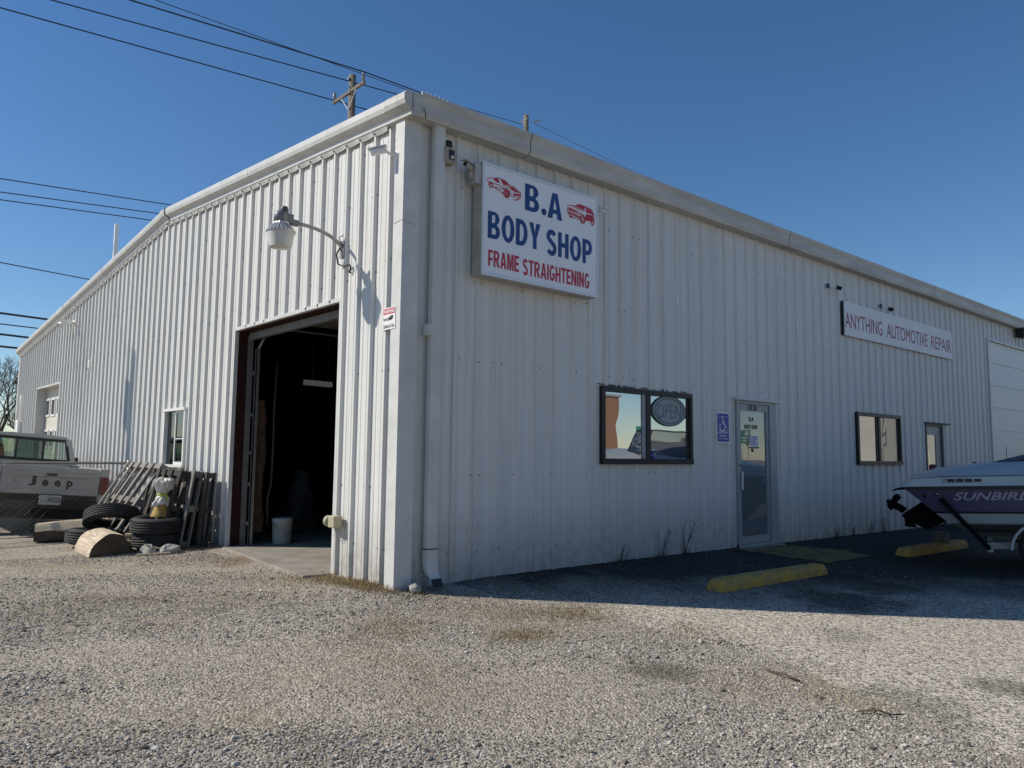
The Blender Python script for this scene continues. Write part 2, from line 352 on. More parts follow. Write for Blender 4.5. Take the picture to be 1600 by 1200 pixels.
    l.new(bp.outputs[0], b.inputs['Normal']); return m
M['asphalt'] = asphalt_mat()

def axis_pts(lo, hi, fine0, fine1, step):
    a = list(np.arange(fine0, fine1+1e-6, step)); s = step
    x = fine0
    while x > lo: s *= 1.35; x = max(lo, x-s); a.insert(0, x)
    s = step; x = fine1
    while x < hi: s *= 1.35; x = min(hi, x+s); a.append(x)
    return a
EDGE = [(.0, .55), (-.5, .6), (-1.5, .95), (-2.2, 1.05), (-2.9, 1.2), (-3.7, .95), (-4.6, .65), (-5.1, .4), (-7, 0), (-12, -.5), (-80, -4)]
def edge_x(y):
    return float(np.interp(-y, [-e[0] for e in EDGE], [e[1] for e in EDGE]))+.16*nz(y, 3.1, 1.3)+.06*nz(y, 7.7, 5)
def relief(x, y):
    k = 1.0 if (x < edge_x(y) or y > 0) else .15
    inside = 1 if (x > .1 and y > .1 and x < 26 and y < 21.4) else 0
    return 0 if inside else k*(.018*nz(x, y, .9, 4)+.010*nz(x, y, 2.7, 9))
xs = axis_pts(-420, 420, -6.5, 9, .16); ys = axis_pts(-420, 420, -8, 10, .16)
vs = [(x, y, gz(x, y)+relief(x, y)-(.1 if (x > .35 and y > .35 and x < 25.7 and y < 21) else 0)) for y in ys for x in xs]
nx = len(xs); fs = [(j*nx+i, j*nx+i+1, (j+1)*nx+i+1, (j+1)*nx+i) for j in range(len(ys)-1) for i in range(nx-1)]
g = raw('gravel_ground', vs, fs, 'gravel', smooth=True); tag(g, kind='structure')
# asphalt parking strip along the right wall
ay = list(np.arange(.12, -9, -.14))+[-10, -12, -16, -24, -40, -80]; ts = [0, .01, .02, .035, .055, .08, .11, .14, .18, .22, .27, .33, .4, .5, .62, .78, 1.0]
vs = []
for y in ay:
    e = edge_x(y)
    for t in ts:
        x = lerp(e, 60, t); vs.append((x, y, gz(x, y)+relief(x, y)*.3+(-.006 if t == 0 else .014+.0*t)))
n_ = len(ts); fs = [(j*n_+i, (j+1)*n_+i, (j+1)*n_+i+1, j*n_+i+1) for j in range(len(ay)-1) for i in range(n_-1)]
tag(raw('asphalt_lot', vs, fs, 'asphalt', smooth=True), kind='structure')
# yellow painted access walk in front of the entrance door
poly = [(5.95, -.15), (7.05, -.10), (7.75, -.75), (7.65, -1.28), (6.25, -1.30), (6.0, -.6)]
b = MB(); gx = np.linspace(5.9, 7.8, 14); gy = np.linspace(-.1, -1.32, 10)
def inpoly(x, y):
    c = False; j = len(poly)-1
    for i in range(len(poly)):
        if (poly[i][1] > y) != (poly[j][1] > y) and x < (poly[j][0]-poly[i][0])*(y-poly[i][1])/(poly[j][1]-poly[i][1])+poly[i][0]: c = not c
        j = i
    return c
for i in range(13):
    for j in range(9):
        if inpoly((gx[i]+gx[i+1])/2, (gy[j]+gy[j+1])/2):
            q = [(gx[i], gy[j]), (gx[i], gy[j+1]), (gx[i+1], gy[j+1]), (gx[i+1], gy[j])]
            b.add([(x, y, gz(x, y)+.022) for x, y in q], [(0, 1, 2, 3)])
M['yellowwalk'] = mat('worn_yellow_walk', (.27, .19, .045), .85, col2=(.07, .06, .045), vs=4, bump=.4, bs=60)
tag(b.build('painted_walk', 'yellowwalk'), kind='structure')
# concrete slab: shop floor and the lip in the doorway
b = MB(); b.box((.05, .1, -.3), (25.8, 21.3, .065)); tag(b.build('shop_floor', 'concrete'), kind='structure')
b = MB(); b.prism([(-.34, 1.28), (.045, 1.20), (.045, 4.30), (-.10, 4.22), (-.16, 3.4), (-.28, 2.2)], (0, 0, -.15), (1, 0, 0), (0, 1, 0), (0, 0, .212)); tag(b.build('doorway_apron', 'concrete', bevel=.008), kind='structure')

# ================================================================== BUILDING
WY, WX, RIDGE, ZE, ZR, ZF = 21.45, 25.6, 7.55, 4.93, 5.50, 4.30
def rake(y): return lerp(ZE, ZR, y/RIDGE) if y < RIDGE else lerp(ZR, ZF, (y-RIDGE)/(WY-RIDGE))
B = thing('body_shop_building', 'large white ribbed metal building with open bay door and gutter', 'building', (0, 0, 0))
def profile(c0, s0, s1):
    pts = {round(s0, 4): None, round(s1, 4): None}
    k0 = int((s0-c0)/.3048)-2; k1 = int((s1-c0)/.3048)+2; P = []
    for k in range(k0, k1+1):
        c = c0+k*.3048
        for d, h in [(-.031, 0), (-.016, .038), (.016, .038), (.031, 0)]: P.append((c+d, h))
        for mm in (.102, .203):
            for d, h in [(-.019, 0), (-.010, .0055), (.010, .0055), (.019, 0)]: P.append((c+mm+d, h))
    return P
def hprof(P, s):
    return float(np.interp(s, [p[0] for p in P], [p[1] for p in P]))
screws = MB()
def wall(mapf, c0, s_end, openings, top, bot, parent, girts, keep=1.0, hs=1.0):
    P = profile(c0, 0, s_end); s = 0.0; i = 0
    bounds = [0.0]; e = c0+.3048*1-.033
    while e < s_end: bounds.append(e); e += .9144
    bounds.append(s_end)
    for i in range(len(bounds)-1):
        a, bb = bounds[i], bounds[i+1]
        br = sorted(set([a, bb]+[p[0] for p in P if a < p[0] < bb]+[q for o in openings for q in o[:2] if a < q < bb]))
        m = MB(); off = .0012*(i % 2)
        for u, v in zip(br[:-1], br[1:]):
            mid = (u+v)/2; cuts = sorted([(o[2], o[3]) for o in openings if o[0] <= mid <= o[1]])
            z = None; segs = []; lo = bot
            for c in cuts:
                if c[0] > lo: segs.append((lo, c[0]))
                lo = c[1]
            segs.append((lo, None))
            hu, hv = hprof(P, u)*hs+off, hprof(P, v)*hs+off
            for z0, z1 in segs:
                zu = top(u) if z1 is None else z1; zv = top(v) if z1 is None else z1
                m.add([mapf(u, hu, z0), mapf(v, hv, z0), mapf(v, hv, zv), mapf(u, hu, zu)], [(0, 1, 2, 3)])
        m.build('wall_panel', 'wall', parent)
    k = 0; c = c0
    while c < s_end-.05:
        for gi, gh in enumerate(girts):
            for d in ((.045,) if (k+gi) % 2 else (-.045, .075)):
                if random.random() > keep: continue
                s_ = c+d+random.uniform(-.006, .006)
                zz = gh + .012*math.sin(k*3.3+gi)
                if zz > top(s_)-.1 or any(o[0]-.04 < s_ < o[1]+.04 and o[2]-.02 < zz < o[3]+.02 for o in openings): continue
                q = [Vector(mapf(s_+a_*.0085, .001, zz+b_*.0085)) for a_, b_ in ((-1, -.5), (0, -1), (1, -.5), (1, .5), (0, 1), (-1, .5))]
                q2 = [Vector(mapf(s_+a_*.006, .010, zz+b_*.006)) for a_, b_ in ((-1, -.5), (0, -1), (1, -.5), (1, .5), (0, 1), (-1, .5))]
                screws.add(q+q2, [(6, 7, 8, 9, 10, 11)]+[(j, (j+1) % 6, (j+1) % 6+6, j+6) for j in range(6)])
        c += .3048; k += 1
DOOR_L = (1.235, 4.29, .02, 3.135); WIN_L = (6.24, 7.23, 1.16, 2.06); GAR_L = (15.6, 18.42, -.1, 3.06)
wall(lambda s, h, z: (.012-h, s, z), .262, WY, [DOOR_L, WIN_L, GAR_L], rake, .035, B, [.42, 1.05, 2.25, 3.35, 3.45, 4.2, 4.75])
WIN1 = (3.03, 4.93, 1.30, 2.27); WIN2 = (10.08, 11.97, 1.29, 2.25); DOOR1 = (6.08, 7.22, .0, 2.27); DOOR2 = (13.27, 14.22, -.1, 2.16); OHD = (17.36, 21.4, -.2, 4.38)
wall(lambda s, h, z: (s, .012-h, z), .085, WX, [WIN1, WIN2, DOOR1, DOOR2, OHD], lambda s: 5.0, -.1, B, [.35, 1.18, 2.42, 3.3, 4.35], .42, .70)
tag(screws.build('panel_screws', 'screw', B), kind='stuff')
# far and back walls and roof (close the volume)
b = MB(); b.box((0, WY-.02, -.1), (WX, WY+.0, ZF)); b.build('rear_wall', 'wall', B)
b = MB(); b.prism([(0.03, -.1), (WY-.03, -.1), (WY-.03, ZF), (RIDGE, ZR), (0.03, ZE)], (WX, 0, 0), (0, 1, 0), (0, 0, 1), (.03, 0, 0)); b.build('end_wall', 'wall', B)
for (y0, z0, y1, z1) in [(-.02, ZE+.05, RIDGE, ZR+.06), (RIDGE, ZR+.06, WY+.1, ZF+.045)]:
    b = MB(); b.prism([(y0, z0), (y1, z1), (y1, z1+.06), (y0, z0+.06)], (.03, 0, 0), (0, 1, 0), (0, 0, 1), (WX, 0, 0)); b.build('roof_slope', 'roof', B)
# dark lining with holes, added to keep the bay dark and stop light leaks
def panel_holes(m, mapf, s0, s1, z0, z1, holes):
    ss = sorted(set([s0, s1]+[h for o in holes for h in o[:2]])); zs = sorted(set([z0, z1]+[h for o in holes for h in o[2:]]))
    ss = [s for s in ss if s0 <= s <= s1]; zs = [z for z in zs if z0 <= z <= z1]
    for a, b2 in zip(ss[:-1], ss[1:]):
        for c, d in zip(zs[:-1], zs[1:]):
            if any(o[0] <= (a+b2)/2 <= o[1] and o[2] <= (c+d)/2 <= o[3] for o in holes): continue
            m.add([mapf(a, c), mapf(b2, c), mapf(b2, d), mapf(a, d)], [(0, 1, 2, 3)])
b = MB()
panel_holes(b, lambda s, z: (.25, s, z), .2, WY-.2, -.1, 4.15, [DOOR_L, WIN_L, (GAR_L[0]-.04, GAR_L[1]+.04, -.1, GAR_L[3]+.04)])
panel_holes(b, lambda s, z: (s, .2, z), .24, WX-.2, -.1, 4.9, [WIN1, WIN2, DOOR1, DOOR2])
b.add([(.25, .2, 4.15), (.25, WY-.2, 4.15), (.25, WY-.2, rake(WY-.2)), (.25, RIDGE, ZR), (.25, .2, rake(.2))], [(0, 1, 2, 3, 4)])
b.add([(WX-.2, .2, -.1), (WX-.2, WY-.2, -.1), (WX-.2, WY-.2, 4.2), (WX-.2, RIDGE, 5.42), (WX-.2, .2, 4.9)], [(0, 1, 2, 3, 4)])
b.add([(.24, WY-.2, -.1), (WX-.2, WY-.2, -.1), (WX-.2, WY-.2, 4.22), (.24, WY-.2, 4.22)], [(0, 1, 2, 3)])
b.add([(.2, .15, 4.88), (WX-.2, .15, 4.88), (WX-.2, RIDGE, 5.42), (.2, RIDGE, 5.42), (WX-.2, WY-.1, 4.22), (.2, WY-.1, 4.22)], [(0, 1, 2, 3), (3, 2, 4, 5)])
b.build('light_stop_lining', 'lining', B)
# office partition behind the front windows
b = MB(); b.box((2.2, 3.6, .07), (15.5, 3.7, 4.2)); b.box((2.1, .2, .07), (2.2, 3.7, 4.2)); b.box((15.5, .2, .07), (15.6, 3.7, 4.2)); b.box((8.3, .22, .07), (8.4, 3.6, 4.2)); b.box((2.2, .22, 2.75), (15.5, 3.6, 2.8))
b.build('office_partition', mat('office_wall', (.10, .095, .085), .9), B)
# corner trim : two flanges
b = MB(); b.prism([(-.034, -.036), (.175, -.036), (.175, -.030), (-.030, -.030), (-.030, .135), (-.034, .135)], (0, 0, .0), (1, 0, 0), (0, 1, 0), (0, 0, 4.92)); b.build('corner_trim', 'trim', B)
b = MB(); b.tube([(-.0345, .13, 3.79), (-.0345, .0, 3.80), (-.0345, -.0365, 3.80), (.12, -.0365, 3.77)], .0025, 4); b.build('trim_lap_joint', 'joint', B)
b = MB(); b.prism([(-.034, WY+.034), (.1, WY+.034), (.1, WY+.03), (-.030, WY+.03), (-.030, WY-.12), (-.034, WY-.12)], (0, 0, 0), (1, 0, 0), (0, 1, 0), (0, 0, ZF-.02)); b.build('corner_trim', 'trim', B)
# rake trim: sculpted box section following the gable, in joined lengths
SEC = [(-.02, -.045), (-.060, -.040), (-.066, .015), (-.135, .055), (-.150, .100), (-.150, .155), (-.120, .190), (.06, .203), (.06, -.03)]
def rake_seg(y0, y1, name='rake_trim', grow=1.0, m='trim'):
    v = []; n = len(SEC)
    for y in (y0, y1):
        z = rake(y)
        for x, h in SEC: v.append((x*grow if x < 0 else x, y, z+h*grow+.0))
    f = [(i, (i+1) % n, (i+1) % n+n, i+n) for i in range(n)]+[tuple(range(n)), tuple(reversed(range(n, 2*n)))]
    return MB().add(v, f).build(name, m, B)
joints = [.19, 3.83, 7.42]
rake_seg(.20, 3.80); rake_seg(3.81, 7.40); rake_seg(7.68, 11.6); rake_seg(11.61, 16.0); rake_seg(16.01, WY+.10)
for y in (3.805, 11.605, 16.005): rake_seg(y-.006, y+.006, 'trim_joint', .985, 'joint')
rake_seg(7.47, 7.69, 'ridge_cap', 1.06); rake_seg(7.395, 7.475, 'ridge_gap', .93, 'joint')
# thin lower flange that dips over every rib with a screw at each
fl = MB(); fs_ = MB(); y = .30
while y < WY-.1:
    y1 = min(y+.3048, WY-.02); n = 6
    for i in range(n):
        a = lerp(y, y1, i/n); c = lerp(y, y1, (i+1)/n)
        da = .012*math.sin(math.pi*i/n); dc = .012*math.sin(math.pi*(i+1)/n)
        fl.add([(-.035+da*1.2, a, rake(a)-.095-da*.3), (-.035+dc*1.2, c, rake(c)-.095-dc*.3), (-.052, c, rake(c)-.045), (-.052, a, rake(a)-.045), ], [(0, 1, 2, 3)])
    fs_.box((-.052, y-.052, rake(y)-.082), (-.030, y-.034, rake(y)-.064)); y += .3048
fl.build('rake_flange', 'trim', B); tag(fs_.build('rake_screws', 'screw', B), kind='stuff')
# gutter along the front eave, in lengths, with end box at the corner
GS = [(.012, -.10), (-.155, -.10), (-.175, -.05), (-.180, .06), (-.205, .115), (-.205, .155), (-.19, .16), (-.19, .12), (.012, .12)]
def gut(x0, x1, name='gutter', m='gutter', grow=1.0):
    n = len(GS); v = [(x, y*grow, 4.995+h*grow) for x in (x0, x1) for y, h in GS]
    return MB().add(v, [(i, (i+1) % n, (i+1) % n+n, i+n) for i in range(n)]+[tuple(range(n)), tuple(reversed(range(n, 2*n)))]).build(name, m, B)
for a, c in [(.061, 1.62), (1.628, 7.5), (7.508, 13.6), (13.608, 19.7), (19.708, WX)]: gut(a, c)
for x in (1.624, 7.504, 13.604, 19.704): gut(x-.006, x+.006, 'gutter_joint', 'joint', 1.012)
rake_seg(-.195, .198, 'gutter_end_box', 1.025, 'gutter')
b = MB(); b.tube([(-.05, -.198, 5.10), (-.045, -.199, 4.98), (-.05, -.198, 4.92)], .003, 4); b.build('end_box_seam', 'joint', B); b = MB(); b.tube([(.10, -.183, 4.985), (.13, -.174, 4.94), (.14, -.155, 4.893)], .006, 5); b.build('end_box_seam', 'joint', B)
# bird-deterrent pins on the gutter edge
b = MB()
for i in range(6): b.tube([(.18+i*.055, -.12, 5.14), (.175+i*.055, -.12, 5.205)], .007, 5)
b.box((.15, -.15, 5.116), (.62, -.09, 5.141)); b.build('gutter_pins', 'white', B)
# downspout with elbow and strap
b = MB(); pth = [(.37, -.09, 4.96), (.37, -.075, 4.5), (.37, -.070, .40)]
b.box((.31, -.115, .39), (.445, -.030, 4.94)); ds = b.build('downspout', 'trim', B, bevel=.012)
b = MB(); prof = [(-.064, -.042), (.064, -.042), (.064, .042), (-.064, .042)]
path = [(-.072, .44, 0), (-.072, .32, 0), (-.085, .22, .35), (-.14, .145, .8), (-.20, .105, 1.05)]
v = []
for (py, pz, an) in path:
    for x, d in prof: v.append((.378+x*1.04, py+d*math.cos(an)*1.05, pz+d*math.sin(an)*1.05))
f = [(i*4+j, i*4+(j+1) % 4, i*4+4+(j+1) % 4, i*4+4+j) for i in range(4) for j in range(4)]; b.add(v, f); b.build('downspout_elbow', 'trim', B); MB().add(v[16:20], [(0, 1, 2, 3)]).build('elbow_mouth_shade', 'black', B)  # black cap paints the shade inside the pipe mouth
b = MB(); b.box((.305, -.12, .425), (.45, -.028, .437)); b.build('elbow_joint', 'joint', B)
b = MB(); b.box((.262, -.125, 2.62), (.31, -.025, 2.74)); b.build('downspout_clip', 'trim', B)

# ---- left wall: open overhead bay
y0, y1, _, zt = DOOR_L
b = MB(); b.box((-.026, y0-.035, zt-.012), (.03, y1+.03, zt+.035)); b.build('bay_header_trim', 'trim', B)
for ya, yb in ((y0-.035, y0+.012), (y1-.012, y1+.03)):
    b = MB(); b.box((-.026, ya, .045), (.03, yb, zt-.014)); b.build('bay_jamb_trim', 'trim', B)
b = MB(); b.box((.031, y1-.02, .06), (.165, y1+.06, zt)); b.build('bay_jamb', 'redoxide', B)
b = MB(); b.box((.031, y0-.06, .06), (.165, y0+.018, zt)); b.build('bay_jamb', 'redoxide', B)
b = MB(); b.box((.031, y0+.02, zt-.02), (.165, y1-.022, zt+.06)); b.build('bay_header', 'redoxide', B)
b = MB(); b.box((.167, y1-.06, .06), (.235, y1+.08, zt-.06)); b.build('inner_door_frame', 'steelframe', B)
b = MB(); b.box((.167, y0+.0, zt-.13), (.235, y1-.062, zt-.03)); b.build('inner_door_frame', 'steelframe', B)
b = MB()
b.box((.265, y1-.12, .07), (.315, y1-.10, zt-.25)); b.box((.265, y1-.12, .07), (.275, y1-.06, zt-.25))
b.tube([(.295, y1-.11, zt-.25), (.4, y1-.11, zt-.02), (.7, y1-.11, zt+.08), (3.6, y1-.11, zt+.08)], .022, 6)
b.build('door_track', 'galv', B)
for z in (.35, .9, 1.35, 1.9, 2.5): b = MB(); b.box((.238, y1-.10, z), (.30, y1-.05, z+.05)); b.build('track_bracket', 'galv', B)
b = MB(); b.tube([(.45, y0+.1, zt+.0), (.45, y1-.1, zt+.02)], .018, 6); b.build('torsion_shaft', 'steelframe', B)
# raised sectional door leaf lying under the roof
for k in range(5):
    b = MB(); b.box((.7+k*.6, y0+.05, zt+.16), (1.28+k*.6, y1-.2, zt+.20)); b.build('raised_door_section', 'steelframe', B)
# ---- small sliding window on the gable wall
y0, y1, z0, z1 = WIN_L
wn_ = MB(); wn_.box((-.05, y0-.03, z1-.01), (.04, y1+.03, z1+.035)); wn_.box((-.04, y0-.02, z0-.04), (.05, y1+.02, z0))
wn_.box((-.03, y0-.03, z0), (.05, y0+.02, z1-.01)); wn_.box((-.03, y1-.02, z0), (.05, y1+.03, z1-.01)); sw = wn_.build('side_window', 'whiteframe', B)
b = MB(); ym = (y0+y1)/2
for a, c in ((y0+.025, y0+.06), (ym-.02, ym+.015)): b.box((.0, a, z0+.002), (.035, c, z1-.012))
b.box((.0, y0+.06, z0+.002), (.035, ym-.02, z0+.05)); b.box((.0, y0+.06, z1-.05), (.035, ym-.02, z1-.012)); b.box((.004, y0+.06, z0+.42), (.03, ym-.02, z0+.435)); b.build('sash', 'whiteframe', sw)
b = MB(); b.box((.015, y0+.06, z0+.05), (.019, ym-.02, z1-.05)); b.build('pane', 'smallglass', sw)
b = MB(); b.box((.034, ym+.015, z0+.01), (.038, y1-.02, z1-.015)); b.build('pane', 'smallglass', sw)
b = MB()
for i in range(12):
    yy = lerp(ym+.03, y1-.02, i/12); b.box((.075+.015*(i % 2), yy, z0+.02), (.085+.015*(i % 2), yy+.036, z1-.02))
b.build('curtain', mat('grey_curtain', (.23, .24, .25), .9), sw)
# ---- far recessed garage door on the gable wall
y0, y1, z0, z1 = GAR_L
b = MB(); b.box((-.026, y0-.03, z1-.01), (.03, y1+.03, z1+.035)); b.build('garage_header_trim', 'trim', B)
for ya in (y0-.03, y1): b = MB(); b.box((-.026, ya, .0), (.03, ya+.03, z1-.01)); b.build('garage_jamb_trim', 'trim', B)
b = MB(); b.box((.03, y1, 0), (.215, y1+.03, z1)); b.box((.03, y0-.03, 0), (.215, y0, z1)); b.box((.03, y0, z1), (.215, y1, z1+.03)); b.build('garage_recess', 'trim', B)
gd = MB(); gd.box((.22, y0-.05, 0), (.245, y1+.05, z1+.05)); gdo = gd.build('garage_door', mat('garage_cream', (.66, .64, .56), .5, var=.08), B)
for r in range(5):
    b = MB(); b.box((.216, y0, r*.61), (.22, y1, r*.61+.012)); b.build('panel_joint', mat('panel_shadow_line', (.2, .2, .18), .7), gdo)
for zz in (1.42, 2.28):
    for k in range(4):
        ya = y0+.16+k*.68; b = MB()
        b.box((.195, ya, zz), (.22, ya+.48, zz+.05)); b.box((.195, ya, zz+.45), (.22, ya+.48, zz+.50)); b.box((.195, ya, zz+.05), (.22, ya+.05, zz+.45)); b.box((.195, ya+.43, zz+.05), (.22, ya+.48, zz+.45)); b.build('door_window_frame', 'white', gdo)
        b = MB(); b.box((.21, ya+.05, zz+.05), (.219, ya+.43, zz+.45)); b.build('door_window_pane', mat('dark_pane', (.04, .045, .05), .1), gdo)

# ---- front windows
def front_window(w, sill):
    x0, x1, z0, z1 = w; t = .055
    f = MB(); f.box((x0-.01, -.045, z1-t), (x1+.01, .06, z1+.012)); f.box((x0-.01, -.055, z0-.012), (x1+.01, .06, z0+t*1.1)); f.box((x0-.01, -.045, z0+t*1.1), (x0+t, .06, z1-t)); f.box((x1-t*.8, -.045, z0+t*1.1), (x1+.01, .06, z1-t))
    o = f.build('slider_window', 'bronze', B); xm = (x0+x1)/2-.02
    b = MB(); b.box((xm-.045, -.035, z0+t), (xm+.045, .05, z1-t)); b.build('meeting_rail', 'bronze', o)
    b = MB(); b.box((xm-.115, -.02, z0+t), (xm-.045, .02, z1-t)); b.build('sash_stile', M['alum'] if sill else M['bronze'], o)
    b = MB(); b.box((x0+t, -.005, z0+t), (xm-.045, .001, z1-t)); b.build('pane', 'glass', o)
    b = MB(); b.box((xm+.045, -.001, z0+t), (x1-t*.8, .005, z1-t)); b.build('pane', M['glass'] if sill else glass_mat('screened_glass', (.35, .37, .37), .20, .0, .12, 2.2, .10), o)
    return o
w1 = front_window(WIN1, True); w2 = front_window(WIN2, False)
b = MB()
for k in range(9): b.box((2.95+k*.22+random.uniform(-.05, .05), -.006, 2.285+random.uniform(0, .02)), (3.1+k*.22, .0, 2.30+random.uniform(0, .012)))
tag(b.build('old_caulk', mat('dirty_caulk', (.10, .09, .08), .9), w1), kind='stuff')
b = MB(); b.box((10.95, .10, 1.34), (11.02, .12, 2.2)); b.box((10.12, .10, 1.33), (10.88, .14, 1.52)); b.build('inner_panel', 'black', w2)
# stickers on the office window
b = MB(); b.lathe([(.055, 0), (.055, .002)], (4.06, -.004, 1.40), 16, 'y'); b.build('round_sticker', 'accblue', w1)
text('window_lettering', 'No Smoking', 'inkblack', w1, (4.62, -.003, 1.375), (1, 0, 0), (0, 0, 1), w=.25, h=.05, bold=.02, depth=.001)
b = MB(); b.box((4.70, -.004, 2.02), (4.86, -.002, 2.05)); b.box((4.74, -.004, 1.93), (4.86, -.002, 2.0)); b.build('window_decal', 'inkblack', w1)

# ---- entrance door 1151
x0, x1, z0, z1 = DOOR1
e = MB(); e.box((x0, -.03, .03), (x0+.055, .09, z1)); e.box((x1-.20, -.03, .03), (x1, .09, z1)); e.box((x0+.055, -.03, z1-.05), (x1-.20, .09, z1)); ed = e.build('entrance_door', 'alum', B)
b = MB(); b.box((x0-.05, -.075, z1+.0), (x1+.06, .02, z1+.04)); b.build('drip_cap', 'trim', ed)
b = MB(); b.box((x0+.06, -.01, .09), (x0+.125, .035, z1-.055)); b.box((x1-.275, -.01, .09), (x1-.205, .035, z1-.055)); b.box((x0+.125, -.01, z1-.155), (x1-.275, .035, z1-.055)); b.box((x0+.125, -.01, .09), (x1-.275, .035, .20)); b.build('door_leaf_frame', 'alum', ed)
b = MB(); b.box((x0+.125, .008, .20), (x1-.275, .014, z1-.155)); b.build('door_glass', 'doorglass', ed)
b = MB(); b.box((x0+.085, -.055, .90), (x0+.125, -.010, 1.18)); b.build('pull_handle', mat('handle_satin', (.6, .6, .6), .35, .5), ed, bevel=.006)
b = MB(); b.lathe([(.018, 0), (.018, .012)], (x0+.092, -.022, 1.27), 12, 'y'); b.build('lock_cylinder', 'black', ed)
b = MB(); b.box((x0-.02, -.16, -.02), (x1-.02, .1, .045)); b.build('threshold', 'concrete', ed)
b = MB(); b.box((x0+.0, -.035, .045), (x1-.2, .07, .085)); b.build('sill_plate', 'alum', ed)
for k, ch in enumerate('1151'): text('house_digit', ch, 'inkblack', ed, (x0+.37+k*.062, -.0115, z1-.150), (1, 0, 0), (0, 0, 1), w=.026 if ch == '1' else .05, h=.09, bold=.015, depth=.0015)
text('door_lettering', 'B.A', 'inkblack', ed, (6.47, .006, 1.955), (1, 0, 0), (0, 0, 1), w=.14, h=.065, bold=.02, depth=.001)
text('door_lettering', 'BODY SHOP', 'inkblack', ed, (6.345, .006, 1.835), (1, 0, 0), (0, 0, 1), w=.37, h=.065, bold=.02, depth=.001)
b = MB(); b.box((6.49, .004, 1.56), (6.73, .006, 1.735)); b.build('posted_notice', 'paper', ed)
b = MB(); b.box((6.40, .004, 1.57), (6.455, .006, 1.69)); b.build('posted_notice', mat('tan_card', (.35, .30, .2), .8), ed)
b = MB(); b.box((6.44, .003, 1.535), (6.74, .0055, 1.555)); b.box((6.53, .003, 1.48), (6.58, .0055, 1.53)); b.build('notice_edge', 'inkblack', ed)
b = MB()
for q in range(5): b.box((6.52, .0025, 1.59+q*.028), (6.70-.03*(q % 3), .0038, 1.60+q*.028))
b.build('notice_print', 'accblue', ed)
for z in (1.03, 1.13): b = MB(); b.lathe([(.008, 0), (.008, .004)], (6.86, .003, z), 8, 'y'); b.build('bolt_head', 'white', ed)
# ---- second man door
x0, x1, z0, z1 = DOOR2
e = MB(); e.box((x0, -.02, 0), (x0+.05, .09, z1)); e.box((x1-.05, -.02, 0), (x1, .09, z1)); e.box((x0+.05, -.02, z1-.05), (x1-.05, .09, z1)); d2 = e.build('side_door', mat('door_taupe', (.13, .125, .12), .6), B)
b = MB(); b.box((x0-.08, -.06, z1), (x1+.35, .0, z1+.025)); b.build('drip_cap', 'joint', d2)
b = MB(); b.box((x0+.05, .03, 0), (x0+.16, .07, z1-.05)); b.box((x1-.30, .03, 0), (x1-.05, .07, z1-.05)); b.box((x0+.16, .03, z1-.24), (x1-.30, .07, z1-.05)); b.box((x0+.16, .03, 0), (x1-.30, .07, .95)); b.build('door_leaf', mat('leaf_grey', (.36, .37, .37), .5), d2)
b = MB(); b.box((x0+.16, .045, .95), (x1-.30, .05, z1-.24)); b.build('pane', 'glass', d2)
# ---- front overhead door
x0, x1, z0, z1 = OHD
b = MB(); b.box((x0-.05, -.03, z1-.0), (x1+.05, .04, z1+.05)); b.build('overhead_header_trim', 'trim', B)
for xa in (x0-.045, x1): b = MB(); b.box((xa, -.03, 0), (xa+.045, .04, z1)); b.build('overhead_jamb_trim', 'trim', B)
od = MB(); od.box((x0, .06, -.15), (x1, .09, z1)); odo = od.build('overhead_door', 'white', B)
for k in range(8):
    b = MB(); b.box((x0, .035, -.14+k*.57), (x1, .06, -.14+k*.57+.556)); b.build('door_section', mat('section_white', (.74, .74, .71), .45, var=.06, vs=2), odo)
b = MB()
for k in range(3):
    z = 1.42-k*.14; b.lathe([(.045-.008*k, 0), (.045-.008*k, .003)], (18.62+.02*k, .031, z), 10, 'y')
b.box((18.49, .030, 1.32), (18.51, .034, 1.75)); b.build('door_decal', 'inkblack', odo)

# ================================================================== THINGS ON THE BUILDING
X1 = (1, 0, 0); Z1 = (0, 0, 1)
# ---- main lightbox sign
sg = thing('shop_sign', 'white lightbox sign with blue shop name and two red cars', 'sign', (.89, -.2, 3.36))
sx0, sx1, sz0, sz1 = .89, 2.76, 3.36, 4.605
b = MB(); b.box((sx0, -.195, sz0-.012), (sx1, -.035, sz1+.012)); b.build('cabinet', 'signcab', sg, bevel=.006)
b = MB(); b.box((sx0+.02, -.2, sz0+.015), (sx1-.02, -.196, sz1-.015)); b.build('face', 'signface', sg)
b = MB(); t = .018
b.box((sx0-.002, -.209, sz1-t), (sx1+.002, -.194, sz1+.014)); b.box((sx0-.002, -.209, sz0-.014), (sx1+.002, -.194, sz0+t)); b.box((sx0-.002, -.209, sz0+t), (sx0+t, -.194, sz1-t)); b.box((sx1-t, -.209, sz0+t), (sx1+.002, -.194, sz1-t)); b.build('retainer_frame', mat('frame_white', (.7, .71, .72), .4, .2), sg)
YF = -.2005
def arc(cx, cy, rx, ry, a0, a1, n=14): return [(cx+rx*math.cos(R_(lerp(a0, a1, k/n))), cy+ry*math.sin(R_(lerp(a0, a1, k/n)))) for k in range(n+1)]
def ribbon_outline(path, t):
    Lf = []; Rt = []; n = len(path)
    for k, p in enumerate(path):
        a = path[max(k-1, 0)]; c = path[min(k+1, n-1)]; dx, dy = c[0]-a[0], c[1]-a[1]; d = math.hypot(dx, dy) or 1
        nx_, ny_ = -dy/d*t/2, dx/d*t/2; Lf.append((p[0]+nx_, p[1]+ny_)); Rt.append((p[0]-nx_, p[1]-ny_))
    return Lf+Rt[::-1]
